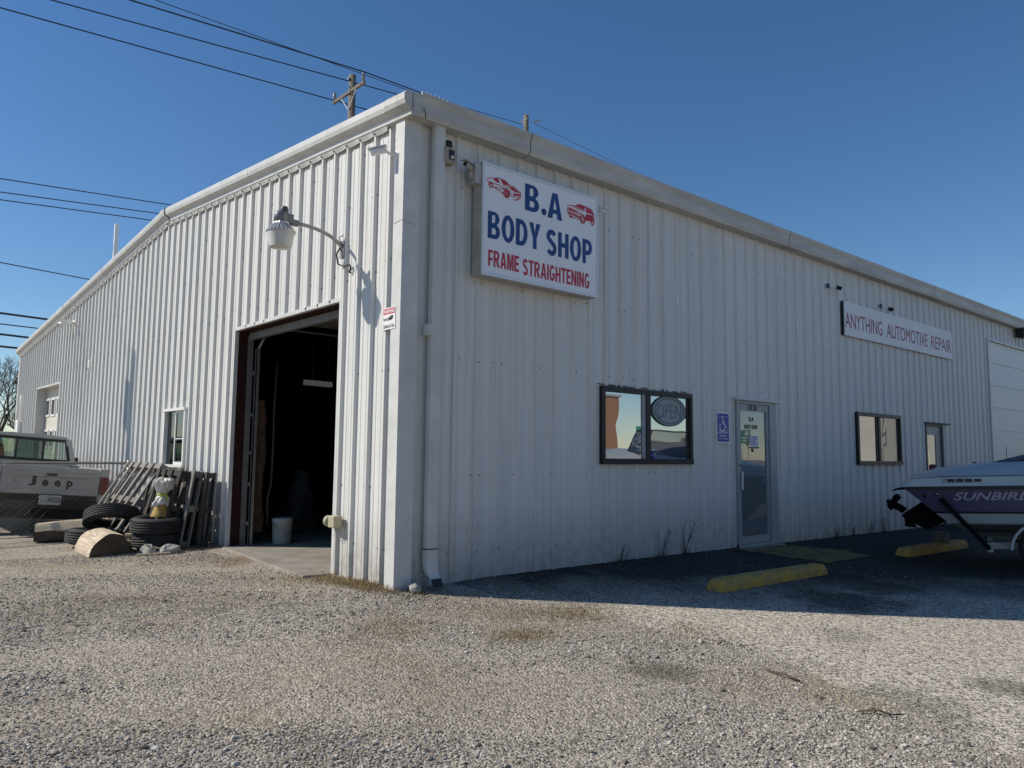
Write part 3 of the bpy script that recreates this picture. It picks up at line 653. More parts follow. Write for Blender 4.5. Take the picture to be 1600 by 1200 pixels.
def glyph(ch, t=.215):
    """heavy condensed capital, cap height 1: (advance width, contours)"""
    h = t*.82
    if ch == 'I': return t, [[(0, 0), (t, 0), (t, 1), (0, 1)]]
    if ch == 'T': w = .60; return w, [[(w/2-t/2, 0), (w/2+t/2, 0), (w/2+t/2, 1-h), (w, 1-h), (w, 1), (0, 1), (0, 1-h), (w/2-t/2, 1-h)]]
    if ch == 'H': w = .64; return w, [[(0, 0), (t, 0), (t, .5-h/2), (w-t, .5-h/2), (w-t, 0), (w, 0), (w, 1), (w-t, 1), (w-t, .5+h/2), (t, .5+h/2), (t, 1), (0, 1)]]
    if ch == 'E': w = .55; return w, [[(0, 0), (w, 0), (w, h), (t, h), (t, .5-h/2), (w*.92, .5-h/2), (w*.92, .5+h/2), (t, .5+h/2), (t, 1-h), (w*.98, 1-h), (w*.98, 1), (0, 1)]]
    if ch == 'F': w = .52; return w, [[(0, 0), (t, 0), (t, .44-h/2), (w*.90, .44-h/2), (w*.90, .44+h/2), (t, .44+h/2), (t, 1-h), (w, 1-h), (w, 1), (0, 1)]]
    if ch == 'N': w = .64; return w, [[(0, 0), (t*.95, 0), (t*.95, .62), (w-t*1.0, 0), (w, 0), (w, 1), (w-t*.95, 1), (w-t*.95, .38), (t*1.0, 1), (0, 1)]]
    if ch == 'M': w = .76; return w, [[(0, 0), (t*.88, 0), (t*.88, .70), (w/2-t*.42, 0), (w/2+t*.42, 0), (w-t*.88, .70), (w-t*.88, 0), (w, 0), (w, 1), (w-t*1.30, 1), (w/2, .36), (t*1.30, 1), (0, 1)]]
    if ch == 'Y': w = .66; return w, [[(w/2-t/2, 0), (w/2+t/2, 0), (w/2+t/2, .42), (w, 1), (w-t*1.12, 1), (w/2, .62), (t*1.12, 1), (0, 1), (w/2-t/2, .42)]]
    if ch == 'A':
        w = .70; q = w/2-t*.56; f = lambda y: q*y
        return w, [[(0, 0), (t*1.06, 0), (t*1.06+.2*q*.62, .2), (w-t*1.06-.2*q*.62, .2), (w-t*1.06, 0), (w, 0), (w-q, 1), (q, 1)], [(w/2-.085, .37), (w/2+.085, .37), (w/2, .76)]]
    if ch == 'O': w = .70; return w, [arc(w/2, .5, w/2, .515, 0, 360, 30)[:-1], arc(w/2, .5, w/2-t, .515-h, 0, 360, 30)[:-1]]
    if ch == 'D': w = .66; return w, [[(0, 0)]+arc(w*.42, .5, w*.58, .5, -90, 90)+[(0, 1)], [(t, h)]+arc(w*.42, .5, w*.58-t, .5-h, -90, 90)+[(t, 1-h)]]
    if ch == 'B': w = .65; return w, [[(0, 0)]+arc(w*.55, .27, w*.45, .27, -90, 62)+arc(w*.52, .76, w*.42, .24, -58, 90)+[(0, 1)], [(t, h*.9)]+arc(w*.55, .275, w*.45-t, .275-h*.9, -90, 90, 8)+[(t, .55-h*.9)], [(t, .56+h*.1)]+arc(w*.5, .735, w*.40-t*.9, .175-h*.1, -90, 90, 8)+[(t, 1-h*.9)]]
    if ch == 'P': w = .62; return w, [[(0, 0), (t, 0), (t, .36)]+arc(w*.52, .68, w*.48, .32, -90, 90)+[(0, 1)], [(t, .36+h)]+arc(w*.50, .68, w*.50-t, .32-h, -90, 90, 8)+[(t, 1-h)]]
    if ch == 'R': w = .68; return w, [[(0, 0), (t, 0), (t, .40), (w*.40, .40), (w-t*1.18, 0), (w, 0), (w*.70, .45)]+arc(w*.52, .715, w*.44, .285, -50, 90)+[(0, 1)], [(t, .43+h*.75)]+arc(w*.50, .71, w*.46-t, .29-h, -90, 90, 8)+[(t, 1-h)]]
    if ch == 'S':
        w = .62; c = arc(w/2, .735, w/2-t/2, .265-h/2, 25, 250, 14)+arc(w/2, .265, w/2-t/2, .265-h/2+.02, 70, -155, 14); return w, [ribbon_outline(c, t*.92)]
    if ch == 'G':
        w = .68; c = arc(w/2, .5, w/2-t/2, .515-h/2, 42, 318, 22)+[(w-t/2, .22), (w-t/2, .36)]; return w, [ribbon_outline(c, t*.92), ]
    return .3, []
def block_text(name, word, m, parent, x0, z0, w, h, gap=.085, t=.215, depth=.0025):
    cu = bpy.data.curves.new('t', 'CURVE'); cu.dimensions = '2D'; cu.fill_mode = 'BOTH'; x = 0
    for ch in word:
        gw, cons = glyph(ch, t)
        for c in cons:
            sp = cu.splines.new('POLY'); sp.points.add(len(c)-1); sp.use_cyclic_u = True
            for k, p in enumerate(c): sp.points[k].co = (x+p[0], p[1], 0, 1)
        if ch == 'G':
            sp = cu.splines.new('POLY'); c = [(gw*.52, .34), (gw-t-.004, .34), (gw-t-.004, .34+t*.8), (gw*.52, .34+t*.8)]; sp.points.add(3); sp.use_cyclic_u = True
            for k, p in enumerate(c): sp.points[k].co = (x+p[0], p[1], 0, 1)
            sp = cu.splines.new('POLY'); c = [(gw-t, .362), (gw, .362), (gw, .34+t*.8), (gw-t, .34+t*.8)]; sp.points.add(3); sp.use_cyclic_u = True
            for k, p in enumerate(c): sp.points[k].co = (x+p[0], p[1], 0, 1)
        x += gw+gap
    tw = x-gap; to = bpy.data.objects.new('t', cu); COL.objects.link(to)
    dg = bpy.context.evaluated_depsgraph_get(); dg.update(); me = bpy.data.meshes.new_from_object(to.evaluated_get(dg)); bpy.data.objects.remove(to); bpy.data.curves.remove(cu)
    b = MB(); vs_ = [(x0+v_.co.x*w/tw, YF-depth, z0+v_.co.y*h) for v_ in me.vertices]; fs2 = [tuple(p.vertices) for p in me.polygons]; bpy.data.meshes.remove(me)
    b.add(vs_, fs2); return b.build(name, m, parent)
block_text('lettering', 'B', 'blue', sg, 1.522, 4.205, .225, .315)
b = MB(); b.lathe([(.040, 0), (.040, .0025)], (1.828, YF-.0025, 4.245), 20, 'y'); b.build('lettering', 'blue', sg)
block_text('lettering', 'A', 'blue', sg, 1.885, 4.195, .245, .315)
block_text('lettering', 'BODY', 'blue', sg, .972, 3.770, .80, .308)
block_text('lettering', 'SHOP', 'blue', sg, 1.868, 3.748, .79, .305)
block_text('lettering', 'FRAME', 'red', sg, .985, 3.457, .455, .183, t=.20)
block_text('lettering', 'STRAIGHTENING', 'red', sg, 1.497, 3.440, 1.115, .186, gap=.09, t=.20)
def strokes(name, polys, lines, o, w, h, parent, flip=False):
    """red line drawing: filled polygons and stroked polylines in a 0..1 box"""
    b = MB(); mp = lambda p: Vector((o[0]+(1-p[0] if flip else p[0])*w, YF, o[1]+p[1]*h)); k = 0
    for pl in polys:
        n = len(pl); yo = -.0022-.0002*(k % 9); k += 1
        b.add([mp(p)+Vector((0, yo, 0)) for p in pl], [tuple(range(n))])
    for ln, wd in lines:
        for p, q in zip(ln[:-1], ln[1:]):
            a = mp(p); c = mp(q); d = (c-a); 
            if d.length < 1e-5: continue
            d.normalize(); nn = Vector((-d.z, 0, d.x))*wd/2; yo = -.0032-.00013*(k % 17); k += 1
            ext = d*wd*.3
            b.add([a-nn-ext+Vector((0, yo, 0)), c-nn+ext+Vector((0, yo, 0)), c+nn+ext+Vector((0, yo, 0)), a+nn-ext+Vector((0, yo, 0))], [(0, 1, 2, 3)])
    return b.build(name, 'red', parent)
def ring(cx, cy, rx, ry, n=16): return [(cx+rx*math.cos(2*math.pi*i/n), cy+ry*math.sin(2*math.pi*i/n)) for i in range(n+1)]
# coupe seen from front right: pixel sketch in a 0..1 box
coupe_poly = [[(.18, .80), (.22, .92), (.32, .97), (.36, .72), (.30, .74)], [(.38, .97), (.52, .95), (.62, .80), (.66, .74), (.46, .73)],
              [(.60, .72), (.76, .74), (.97, .52), (.86, .50)], [(.76, .40), (.98, .46), (.97, .33), (.78, .27)], [(.72, .10), (.84, .06), (.99, .20), (.85, .00)]]
coupe_line = [([(.0, .78), (.05, .86), (.18, .90), (.30, 1.0), (.50, .98), (.66, .80), (.80, .76), (.99, .56), (1.0, .30), (.85, .04)], .008),
              ([(.0, .78), (.03, .60), (.14, .62), (.40, .60), (.52, .52), (.44, .44), (.28, .46), (.18, .40)], .008), ([(.16, .44), (.46, .22)], .010), ([(.13, .60), (.10, .52), (.04, .58)], .008),
              (ring(.105, .50, .045, .14), .013), (ring(.57, .26, .085, .20), .019), (ring(.575, .26, .045, .12), .010), (ring(.575, .26, .015, .05), .008),
              ([(.46, .50), (.56, .54), (.68, .42), (.74, .16)], .007), ([(.46, .72), (.64, .60), (.86, .50)], .006), ([(.74, .20), (.98, .26)], .006), ([(.60, .62), (.98, .50)], .005)]
strokes('coupe_drawing', coupe_poly, coupe_line, (.955, 4.275), .50, .205, sg)
suv_poly = [[(.28, .84), (.42, .98), (.66, .97), (.62, .76)], [(.68, .94), (.86, .90), (.96, .70), (.98, .62), (.70, .64)], [(.03, .66), (.40, .56), (.46, .48), (.05, .50)], [(.02, .40), (.05, .28), (.42, .18), (.44, .30)], [(.68, .56), (.96, .58), (.95, .20), (.66, .16)], [(.05, .26), (.16, .20), (.18, .06), (.08, .08)]]
suv_line = [([(.0, .70), (.10, .80), (.26, .82), (.42, 1.0), (.70, .98), (.88, .92), (1.0, .62), (.99, .1)], .008), ([(.0, .70), (.0, .36), (.08, .16), (.42, .10), (.46, .30)], .008),
            (ring(.56, .18, .085, .22), .018), (ring(.56, .18, .04, .11), .009), (ring(.93, .20, .055, .20), .016), ([(.02, .46), (.42, .38), (.48, .46)], .008), ([(.26, .80), (.62, .72), (.98, .62)], .007), ([(.46, .52), (.56, .46), (.66, .30), (.90, .24)], .008), ([(.12, .76), (.60, .66)], .005)]
strokes('sedan_drawing', suv_poly, suv_line, (2.222, 4.255), .475, .215, sg)
b = MB(); b.box((.80, -.185, 4.36), (.887, -.06, 4.585)); b.build('junction_box', 'signcab', sg)
# camera clamped to the sign's end box, flood lamp, small camera right of the sign
def sec_cam(label, o, d, base, m='white', r=.035, L=.16, name='security_camera'):
    o = Vector(o); d = Vector(d).normalized(); bs = Vector(base)
    t = thing(name, label, 'camera', bs, group=None)
    b = MB(); b.tube([o-d*L*.5, o-d*L*.48, o+d*L*.42, o+d*L*.5], [r*.8, r, r, r*.98], 12); b.build('housing', m, t)
    b = MB(); b.tube([o+d*L*.49, o+d*L*.515], r*.86, 12); b.build('lens', 'black', t)
    up = Vector((0, 0, 1)); b = MB(); q = o+up*r*1.0; s = d.cross(up).normalized()
    b.add([q-d*L*.5-s*r*1.1, q-d*L*.5+s*r*1.1, q+d*L*.72+s*r*1.1, q+d*L*.72-s*r*1.1, q-d*L*.5-s*r*1.1+up*.006, q-d*L*.5+s*r*1.1+up*.006, q+d*L*.72+s*r*1.1+up*.006, q+d*L*.72-s*r*1.1+up*.006], [(0, 3, 2, 1), (4, 5, 6, 7), (0, 1, 5, 4), (1, 2, 6, 5), (2, 3, 7, 6), (3, 0, 4, 7)]); b.build('sun_shield', m, t)
    b = MB(); b.tube([bs, lerp(bs, o-d*L*.3, .5)+Vector((0, 0, -.02)), o-d*L*.35], .014, 8); b.build('arm', 'white' if m == 'black' else m, t)
    nn = (o-bs); b = MB(); b.tube([bs, bs+(Vector((-1, 0, 0)) if abs(bs.x) < .06 else Vector((0, -1, 0)))*.018], .045, 14); b.build('mount_plate', m, t)
    return t
sec_cam('white bullet camera near the gable corner under the roof trim', (-.17, .24, 4.575), (-.72, .66, -.22), (-.02, .105, 4.53), r=.037, L=.17)
sec_cam('grimy camera clamped to the junction box left of the big sign', (.735, -.15, 4.53), (-.9, -.25, .12), (.80, -.12, 4.46), M['signcab'], r=.03, L=.14)
sec_cam('small white camera at the right edge of the big sign', (2.95, -.10, 4.53), (.8, -.3, -.18), (2.83, -.03, 4.60), r=.028, L=.10)
sec_cam('small dark-eyed camera high on the wall left of the long sign', (9.33, -.12, 4.47), (.3, -.9, -.35), (9.12, -.02, 4.50), 'black', r=.032, L=.09)
sec_cam('small dark-eyed camera just above the long repair sign', (11.50, -.12, 4.36), (.3, -.9, -.35), (11.28, -.02, 4.42), 'black', r=.035, L=.09)
# flood lamp boxes
t = thing('photocell_lamp', 'small tan wall lamp with black top beside the downspout', 'lamp', (.55, -.02, 4.5))
b = MB(); b.box((.42, -.13, 4.51), (.56, -.025, 4.69)); b.build('housing', 'tan', t, bevel=.01)
b = MB(); b.lathe([(.055, 0), (.055, .04), (.05, .07)], (.49, -.08, 4.692), 14); b.build('photocell', 'black', t)
b = MB(); b.box((.475, -.136, 4.55), (.545, -.131, 4.66)); b.build('lens', 'black', t)
b = MB(); b.lathe([(0, 0), (.022, .004), (.022, .02)], (.515, -.150, 4.58), 10, 'y'); b.build('bulb', 'diffuser', t)
t = thing('flood_lamp', 'black wall flood lamp above the white front overhead door', 'lamp', (19.5, -.02, 4.75))
b = MB(); b.box((19.45, -.24, 4.66), (19.85, -.05, 4.92)); b.build('housing', 'black', t, bevel=.02)
b = MB(); b.box((19.48, -.248, 4.69), (19.82, -.241, 4.89)); b.build('lens', 'bronze', t)
b = MB(); b.tube([(19.65, -.05, 4.78), (19.65, -.0, 4.78)], .04, 10); b.build('arm', 'black', t)
t = thing('twin_flood_lamp', 'white twin-head flood light near the far end of gable wall', 'lamp', (-.02, 14.4, 4.46))
b = MB(); b.lathe([(.07, 0), (.07, .03)], (-.05, 14.4, 4.46), 12, 'x'); b.build('mount_plate', 'white', t)
for d in (-1, 1): b = MB(); b.tube([(-.06, 14.4, 4.46), (-.14, 14.4+.12*d, 4.47), (-.30, 14.4+.20*d, 4.40)], [.02, .035, .075], 12); b.build('lamp_head', 'white', t)
t = thing('wall_fitting', 'small white fitting on the gable wall beyond the twin lamp', 'fitting', (-.02, 12.6, 3.2))
b = MB(); b.box((-.05, 12.6, 3.16), (-.02, 12.68, 3.40)); b.build('plate', 'white', t); b = MB(); b.lathe([(.03, 0), (.02, .03)], (-.055, 12.64, 3.2), 8, 'x'); b.build('socket', 'black', t)
t = thing('meter_box', 'small white electrical box by the far gable corner', 'box', (-.02, 20.6, 1.9))
b = MB(); b.box((-.12, 20.45, 1.75), (-.02, 20.75, 2.25)); b.build('box_body', 'white', t); b = MB(); b.tube([(-.06, 20.6, 2.25), (-.06, 20.6, 3.0)], .02, 6); b.build('conduit', 'white', t)

# ---- dusk-to-dawn lamp on a gooseneck
t = thing('yard_light', 'grey yard light with ribbed white diffuser on curved wall arm', 'lamp', (-.01, 1.20, 3.8))
HX, HY = -.745, 1.30
b = MB(); b.lathe([(.122, 3.64), (.122, 3.645), (.150, 3.80), (.150, 3.803)], (HX, HY, 0), 40); o_ = b.build('diffuser', 'diffuser', t)
b = MB(); b.lathe([(.0, 3.627), (.08, 3.628), (.117, 3.634), (.122, 3.64)], (HX, HY, 0), 40); b.build('diffuser_bottom', 'diffuser', t)
b = MB(); prof = []; v = []; n = 48
for k, (r, z) in enumerate([(.156, 3.80), (.160, 3.812), (.155, 3.822), (.088, 3.895), (.082, 3.92)]):
    for j in range(n):
        rr = r*(1+(.03 if j % 2 else -.03)*(1 if k in (2, 3) else 0)); v.append((HX+rr*math.cos(2*math.pi*j/n), HY+rr*math.sin(2*math.pi*j/n), z))
b.add(v, [(i*n+j, i*n+(j+1) % n, (i+1)*n+(j+1) % n, (i+1)*n+j) for i in range(4) for j in range(n)]+[tuple(4*n+j for j in range(n))]); b.build('reflector', mat('spun_aluminium', (.5, .5, .48), .35, .8), t)
b = MB(); b.lathe([(.076, 3.905), (.076, 4.0), (.066, 4.03), (.0, 4.035)], (HX-.01, HY, 0), 20); b.box((HX+.02, HY-.05, 3.92), (HX+.12, HY+.05, 4.02)); b.build('ballast_housing', 'lampgrey', t)
b = MB(); b.lathe([(.042, 4.0), (.042, 4.075), (.038, 4.10), (0, 4.105)], (HX+.03, HY, 0), 16); b.build('photocell', mat('photocell_grey', (.06, .065, .07), .5), t)
b = MB(); b.box((HX+.10, HY-.032, 3.91), (HX+.20, HY+.032, 3.975)); b.build('arm_clamp', 'lampgrey', t, bevel=.008)
arm = []; 
for k in range(11):
    a = math.pi/2*k/10; arm.append((lerp(HX+.16, -.035, math.sin(a)), lerp(HY, 1.20, k/10), 3.945-.24*(1-math.cos(a))))
b = MB(); b.tube(arm, .021, 10); b.build('arm', mat('arm_galvanised', (.42, .40, .36), .5, .3, var=.2, vs=20), t)
b = MB(); b.box((-.045, 1.16, 3.62), (-.022, 1.24, 3.82)); b.build('wall_bracket', 'lampgrey', t)
b = MB(); b.tube([(-.06, 1.21, 3.74), (-.10, 1.22, 3.66), (-.07, 1.23, 3.55), (-.04, 1.14, 3.51), (-.03, 1.05, 3.53), (-.02, 1.03, 3.49), (-.015, 1.06, 3.43), (.01, 1.07, 3.44)], .010, 6); b.tube([(-.05, 1.22, 3.80), (-.07, 1.23, 3.86), (-.05, 1.17, 3.88)], .006, 5); b.build('supply_cable', 'black', t)

# ---- warning sign on the gable wall
UY = (0, -1, 0)
t = thing('warning_sign', 'small white security warning sign with red header on gable wall', 'sign', (-.03, .16, 2.68))
b = MB(); b.box((-.040, .045, 2.675), (-.0365, .285, 2.905)); b.build('plate', 'white', t)
b = MB(); b.box((-.0415, .055, 2.835), (-.0402, .275, 2.895)); b.build('red_band', 'red2', t)
text('heading', 'WARNING', 'white', t, (-.0416, .268, 2.845), UY, Z1, w=.205, h=.04, bold=.02, depth=.0008)
text('notice_text', 'Security', 'inkblack', t, (-.0404, .272, 2.755), UY, Z1, w=.115, h=.052, bold=.01, depth=.0008)
text('notice_text', 'Cameras In Use', 'inkblack', t, (-.0404, .272, 2.690), UY, Z1, w=.21, h=.045, bold=.01, depth=.0008)
b = MB(); b.prism([(0, 0), (.045, .015), (.055, .045), (.02, .055), (-.01, .03)], (-.0404, .135, 2.765), UY, Z1, (-.001, 0, 0)); b.lathe([(.022, 0), (.022, .001)], (-.0415, .145, 2.79), 10, 'x'); b.build('camera_pictogram', 'inkblack', t)
# ---- accessible parking sign
t = thing('accessible_sign', 'blue and white wheelchair parking sign beside the entrance door', 'sign', (5.71, -.03, 1.6))
def rrect(x0, x1, z0, z1, r, y, th, n=5):
    P = []
    for cx, cz, a0 in ((x1-r, z1-r, 0), (x0+r, z1-r, 90), (x0+r, z0+r, 180), (x1-r, z0+r, 270)):
        for k in range(n+1): a = R_(a0+90*k/n); P.append((cx+r*math.cos(a), cz+r*math.sin(a)))
    return MB().prism(P, (0, y, 0), (1, 0, 0), (0, 0, 1), (0, -th, 0))
rrect(5.545, 5.885, 1.60, 2.06, .035, -.024, .003).build('plate', 'white', t)
rrect(5.565, 5.865, 1.62, 2.04, .025, -.0273, .0012).build('blue_field', 'accblue', t)
b = MB(); o = Vector((5.62, -.0288, 1.80))
def st(ps, wd):
    for p, q in zip(ps[:-1], ps[1:]): b.bar(o+Vector((p[0], 0, p[1])), o+Vector((q[0], 0, q[1])), .0008, wd, up=(q[1]-p[1], 0, -(q[0]-p[0])) )
st([(.085, .155), (.09, .09), (.135, .09), (.155, .03), (.18, .04)], .022); st([(.09, .122), (.13, .122)], .014)
st([(.07+.065*math.cos(a), .035+.06*math.sin(a)) for a in np.linspace(2.2, 6.1, 12)], .018); b.lathe([(.018, 0), (.018, .0008)], o+Vector((.082, -.0004, .185)), 12, 'y'); b.build('wheelchair_symbol', 'white', t)
b = MB()
for (z, h) in ((1.792, .004), (1.99, .004)): b.box((5.585, -.0293, z), (5.845, -.0286, z+h))
b.build('rule', 'white', t)
text('sign_text', 'HANDICAPPED', 'white', t, (5.585, -.0286, 1.745), X1, Z1, w=.26, h=.028, bold=.02, depth=.0008)
text('sign_text', 'PARKING', 'white', t, (5.62, -.0286, 1.695), X1, Z1, w=.18, h=.03, bold=.02, depth=.0008)
text('sign_text', 'PERMIT REQUIRED', 'white', t, (5.60, -.0286, 1.655), X1, Z1, w=.23, h=.02, bold=.02, depth=.0008)
# ---- long repair sign
t = thing('repair_sign', 'long white board with thin maroon capitals above the right window', 'sign', (9.65, -.04, 3.65))
b = MB(); b.box((9.63, -.06, 3.655), (14.84, -.024, 4.285)); b.build('board', mat('board_white', (.80, .80, .82), .5, var=.08, vs=2), t)
b = MB(); b.box((9.60, -.055, 3.65), (9.629, -.02, 4.29)); b.build('end_edge', 'black', t)
text('lettering', 'ANYTHING', 'maroon', t, (9.66, -.0605, 3.80), X1, Z1, w=1.56, h=.285, bold=.0)
text('lettering', 'AUTOMOTIVE', 'maroon', t, (11.42, -.0605, 3.80), X1, Z1, w=2.02, h=.285, bold=.0)
text('lettering', 'REPAIR', 'maroon', t, (13.65, -.0605, 3.80), X1, Z1, w=1.13, h=.285, bold=.0)
# ---- OPEN sign hanging behind the office glass
t = thing('open_sign', 'unlit grey oval open sign on the office window right pane', 'sign', (4.43, -.02, 1.8))
P = [(4.43+.36*math.cos(a)*(1+.04*math.cos(2*a)), 2.02+.205*math.sin(a)) for a in np.linspace(0, 2*math.pi, 40)[:-1]]
b = MB(); b.prism(P, (0, -.004, 0), (1, 0, 0), (0, 0, 1), (0, -.012, 0)); b.build('backing', mat('neon_backing', (.30, .33, .34), .5), t)
b = MB(); b.tube([(p[0], -.018, p[1]) for p in P]+[(P[0][0], -.018, P[0][1])], .009, 6); b.tube([(4.43+(p[0]-4.43)*.86, -.018, 2.02+(p[1]-2.02)*.84) for p in P+[P[0]]], .007, 6); b.build('neon_ring', mat('neon_tube', (.16, .19, .20), .4), t)
text('neon_letters', 'OPEN', mat('neon_letter', (.14, .17, .18), .4), t, (4.16, -.0165, 1.915), X1, Z1, w=.54, h=.20, bold=.0, depth=.003)
# ---- outlet box on the bay jamb
t = thing('outlet_box', 'weathered beige intercom box beside the bay opening', 'box', (-.03, 1.14, .57))
b = MB(); b.box((-.13, 1.02, .575), (-.026, 1.16, .705)); b.build('cover', 'beige', t, bevel=.012)
b = MB(); b.lathe([(.06, 0), (.062, .05), (.05, .06)], (-.09, 1.175, .64), 14, 'y'); b.build('round_hub', 'beige', t)
b = MB(); b.tube([(-.05, 1.06, .58), (-.06, 1.10, .52), (-.055, 1.15, .48), (-.05, 1.09, .46), (-.045, 1.05, .50), (-.04, 1.02, .44)], .003, 4); b.build('loose_wire', mat('wire_grey', (.3, .3, .3), .6), t)
# ---- roof stack
t = thing('roof_stack', 'tall thin white vent stack rising above the gable roof', 'vent', (.7, 14, 4.9))
b = MB(); b.box((.645, 13.96, 4.95), (.735, 14.04, 7.0)); b.build('stack', 'white', t)

# ================================================================== INSIDE THE BAY
def bucket(loc):
    t = thing('plastic_bucket', 'white plastic bucket on the shop floor just inside bay', 'bucket', loc)
    b = MB(); b.lathe([(.128, 0), (.130, .005), (.145, .30), (.152, .305), (.152, .325), (.145, .327), (.150, .345), (.150, .36), (.142, .36), (.125, .02), (0, .02)], (0, 0, 0), 28); b.build('pail', 'bucket', t, False)
    b = MB(); b.tube([(.155*math.cos(a), .155*math.sin(a)-.02, .30-.13*abs(math.sin(a))) for a in np.linspace(math.pi, 2*math.pi, 12)], .003, 5); b.build('wire_handle', 'galv', t, False)
bucket((.775, 4.20, .066))
t = thing('torn_insulation', 'ragged brown insulation batt hanging beside the door track', 'insulation', (.8, 4.6, .1))
b = MB(); v = []; n = 10; K = 26
for i in range(K):
    z = lerp(.22, 2.15, i/(K-1)); r = .085+.03*nz(z, 1, 2.2, 3)
    for j in range(n):
        a = 2*math.pi*j/n; rr = r*(1+.35*nz(math.cos(a)*2+z*2, math.sin(a)*2, 1.5, 8)); v.append((  .50+rr*math.cos(a)+.03*nz(z, 5, 1.6), 4.50+rr*math.sin(a)*1.2, z))
b.add(v, [(i*n+j, i*n+(j+1) % n, (i+1)*n+(j+1) % n, (i+1)*n+j) for i in range(K-1) for j in range(n)]+[tuple(range(n)), tuple((K-1)*n+j for j in range(n))]); b.build('batt', 'pink', t)
b = MB(); b.tube([(.66, 4.45, .3), (.64, 4.45, .7), (.69, 4.45, .9), (.70, 4.45, 1.6), (.69, 4.45, 2.0), (.71, 4.45, 2.75)], .016, 6); b.build('hanging_hose', mat('hose_grey', (.09, .085, .08), .8), t)
t = thing('draped_tarp', 'dim blue-grey tarp heap draped over something inside bay', 'tarp', (1.5, 5.3, .07))
v = []; n = 14; K = 8
for i in range(K):
    h = i/(K-1); r = lerp(.32, .10, h**.8)
    for j in range(n): a = 2*math.pi*j/n; rr = r*(1+.28*math.sin(3*a+i)*(1-h)); v.append((1.62+rr*math.cos(a)+.10*h, 5.5+rr*math.sin(a), .30+.78*h))
MB().add(v, [(i*n+j, i*n+(j+1) % n, (i+1)*n+(j+1) % n, (i+1)*n+j) for i in range(K-1) for j in range(n)]+[tuple((K-1)*n+j for j in range(n))]).build('cloth', 'tarp', t)
MB().box((1.35, 5.25, .066), (1.85, 5.75, .32)).build('crate_under', 'wooddark', t)
t = thing('strip_light', 'shop strip light hanging from the roof inside the bay', 'light', (2.75, 7.0, 2.8))
b = MB(); b.prism([(-.12, 0), (.12, 0), (.06, .09), (-.06, .09)], (2.55, 7.25, 2.70), (.3, .95, 0), (0, 0, 1), (.50, -.18, -.03)); b.build('reflector', 'fixture', t)
b = MB(); b.tube([(2.7, 7.2, 2.79), (2.7, 7.2, 5.2)], .008, 5); b.tube([(2.98, 7.1, 2.77), (2.98, 7.1, 5.2)], .008, 5); b.build('chain', 'steelframe', t)
# ---- things lying by the left wall
exec_parts = True
def pallet(label, o, rot, Wd, H, ns, nst, m, slat_w=.095, both=True):
    """boards run up local z, stringers along local x, face towards local -y"""
    t = thing('wooden_pallet', label, 'pallet', o, rot, 'wooden pallets leaning on the gable wall')
    sm = MB().box((-slat_w/2, -.010, 0), (slat_w/2, .010, H)); first = None
    for f, yy in ((0, 0), (1, .115)) if both else ((0, 0),):
        for k in range(ns):
            x = lerp(slat_w/2, Wd-slat_w/2, k/(ns-1))+random.uniform(-.012, .012)
            if first is None: first = sm.build('slat', m, t, False); c = first
            else: c = bpy.data.objects.new('slat', first.data); COL.objects.link(c); c.parent = t
            c.location = (x+(.06 if f and 0 < k < ns-1 else 0), yy, random.uniform(-.01, .01)); c.rotation_euler = (0, random.uniform(-.012, .012), 0)
    f2 = None; st = MB().box((0, .012, -.04), (Wd, .103, .04))
    for k in range(nst):
        z = lerp(.05, H-.05, k/(nst-1))
        if f2 is None: f2 = st.build('stringer', m, t, False); c = f2
        else: c = bpy.data.objects.new('stringer', f2.data); COL.objects.link(c); c.parent = t
        c.location = (0, 0, z)
    return t
def pallet_at(label, yn, L, xb, xt, zb, H, ns, nst, m, yaw=0.0):
    """leaning on the gable wall: near end at y=yn, length L away along +Y, foot at x=xb, head at x=xt"""
    lean = math.asin(min(.95, (xt-xb)/H))
    # local x -> +Y world, local -y -> -X world side
    ex = Vector((0, 1, 0)); ez = Vector((math.sin(lean), 0, math.cos(lean))); ey = ez.cross(ex)
    Mx = Matrix((ex, ey, ez)).transposed().to_4x4()
    t = pallet(label, (xb, yn, zb), (0, 0, 0), L, H, ns, nst, m)
    Mx = Matrix.Rotation(yaw, 4, 'Z') @ Mx
    t.matrix_world = Matrix.Translation((xb, yn, zb)) @ Mx
    return t
pallet_at('widest grey slatted pallet, tilted farthest out from the gable wall', 5.82, 1.85, -1.02, -.34, .03, 1.30, 6, 3, 'wood')
pallet_at('dark pallet standing nearest the bay jamb, flat against wall', 4.50, 1.15, -.20, -.13, .03, 1.06, 5, 3, 'wooddark', -.03)
pallet_at('second dark pallet from the bay jamb, leaning on its neighbour', 4.62, 1.15, -.42, -.26, .03, 1.08, 5, 3, 'wood', .02)
pallet_at('third dark pallet from the bay jamb, behind the tire stack', 4.80, 1.15, -.66, -.38, .03, 1.10, 5, 3, 'wooddark', .04)

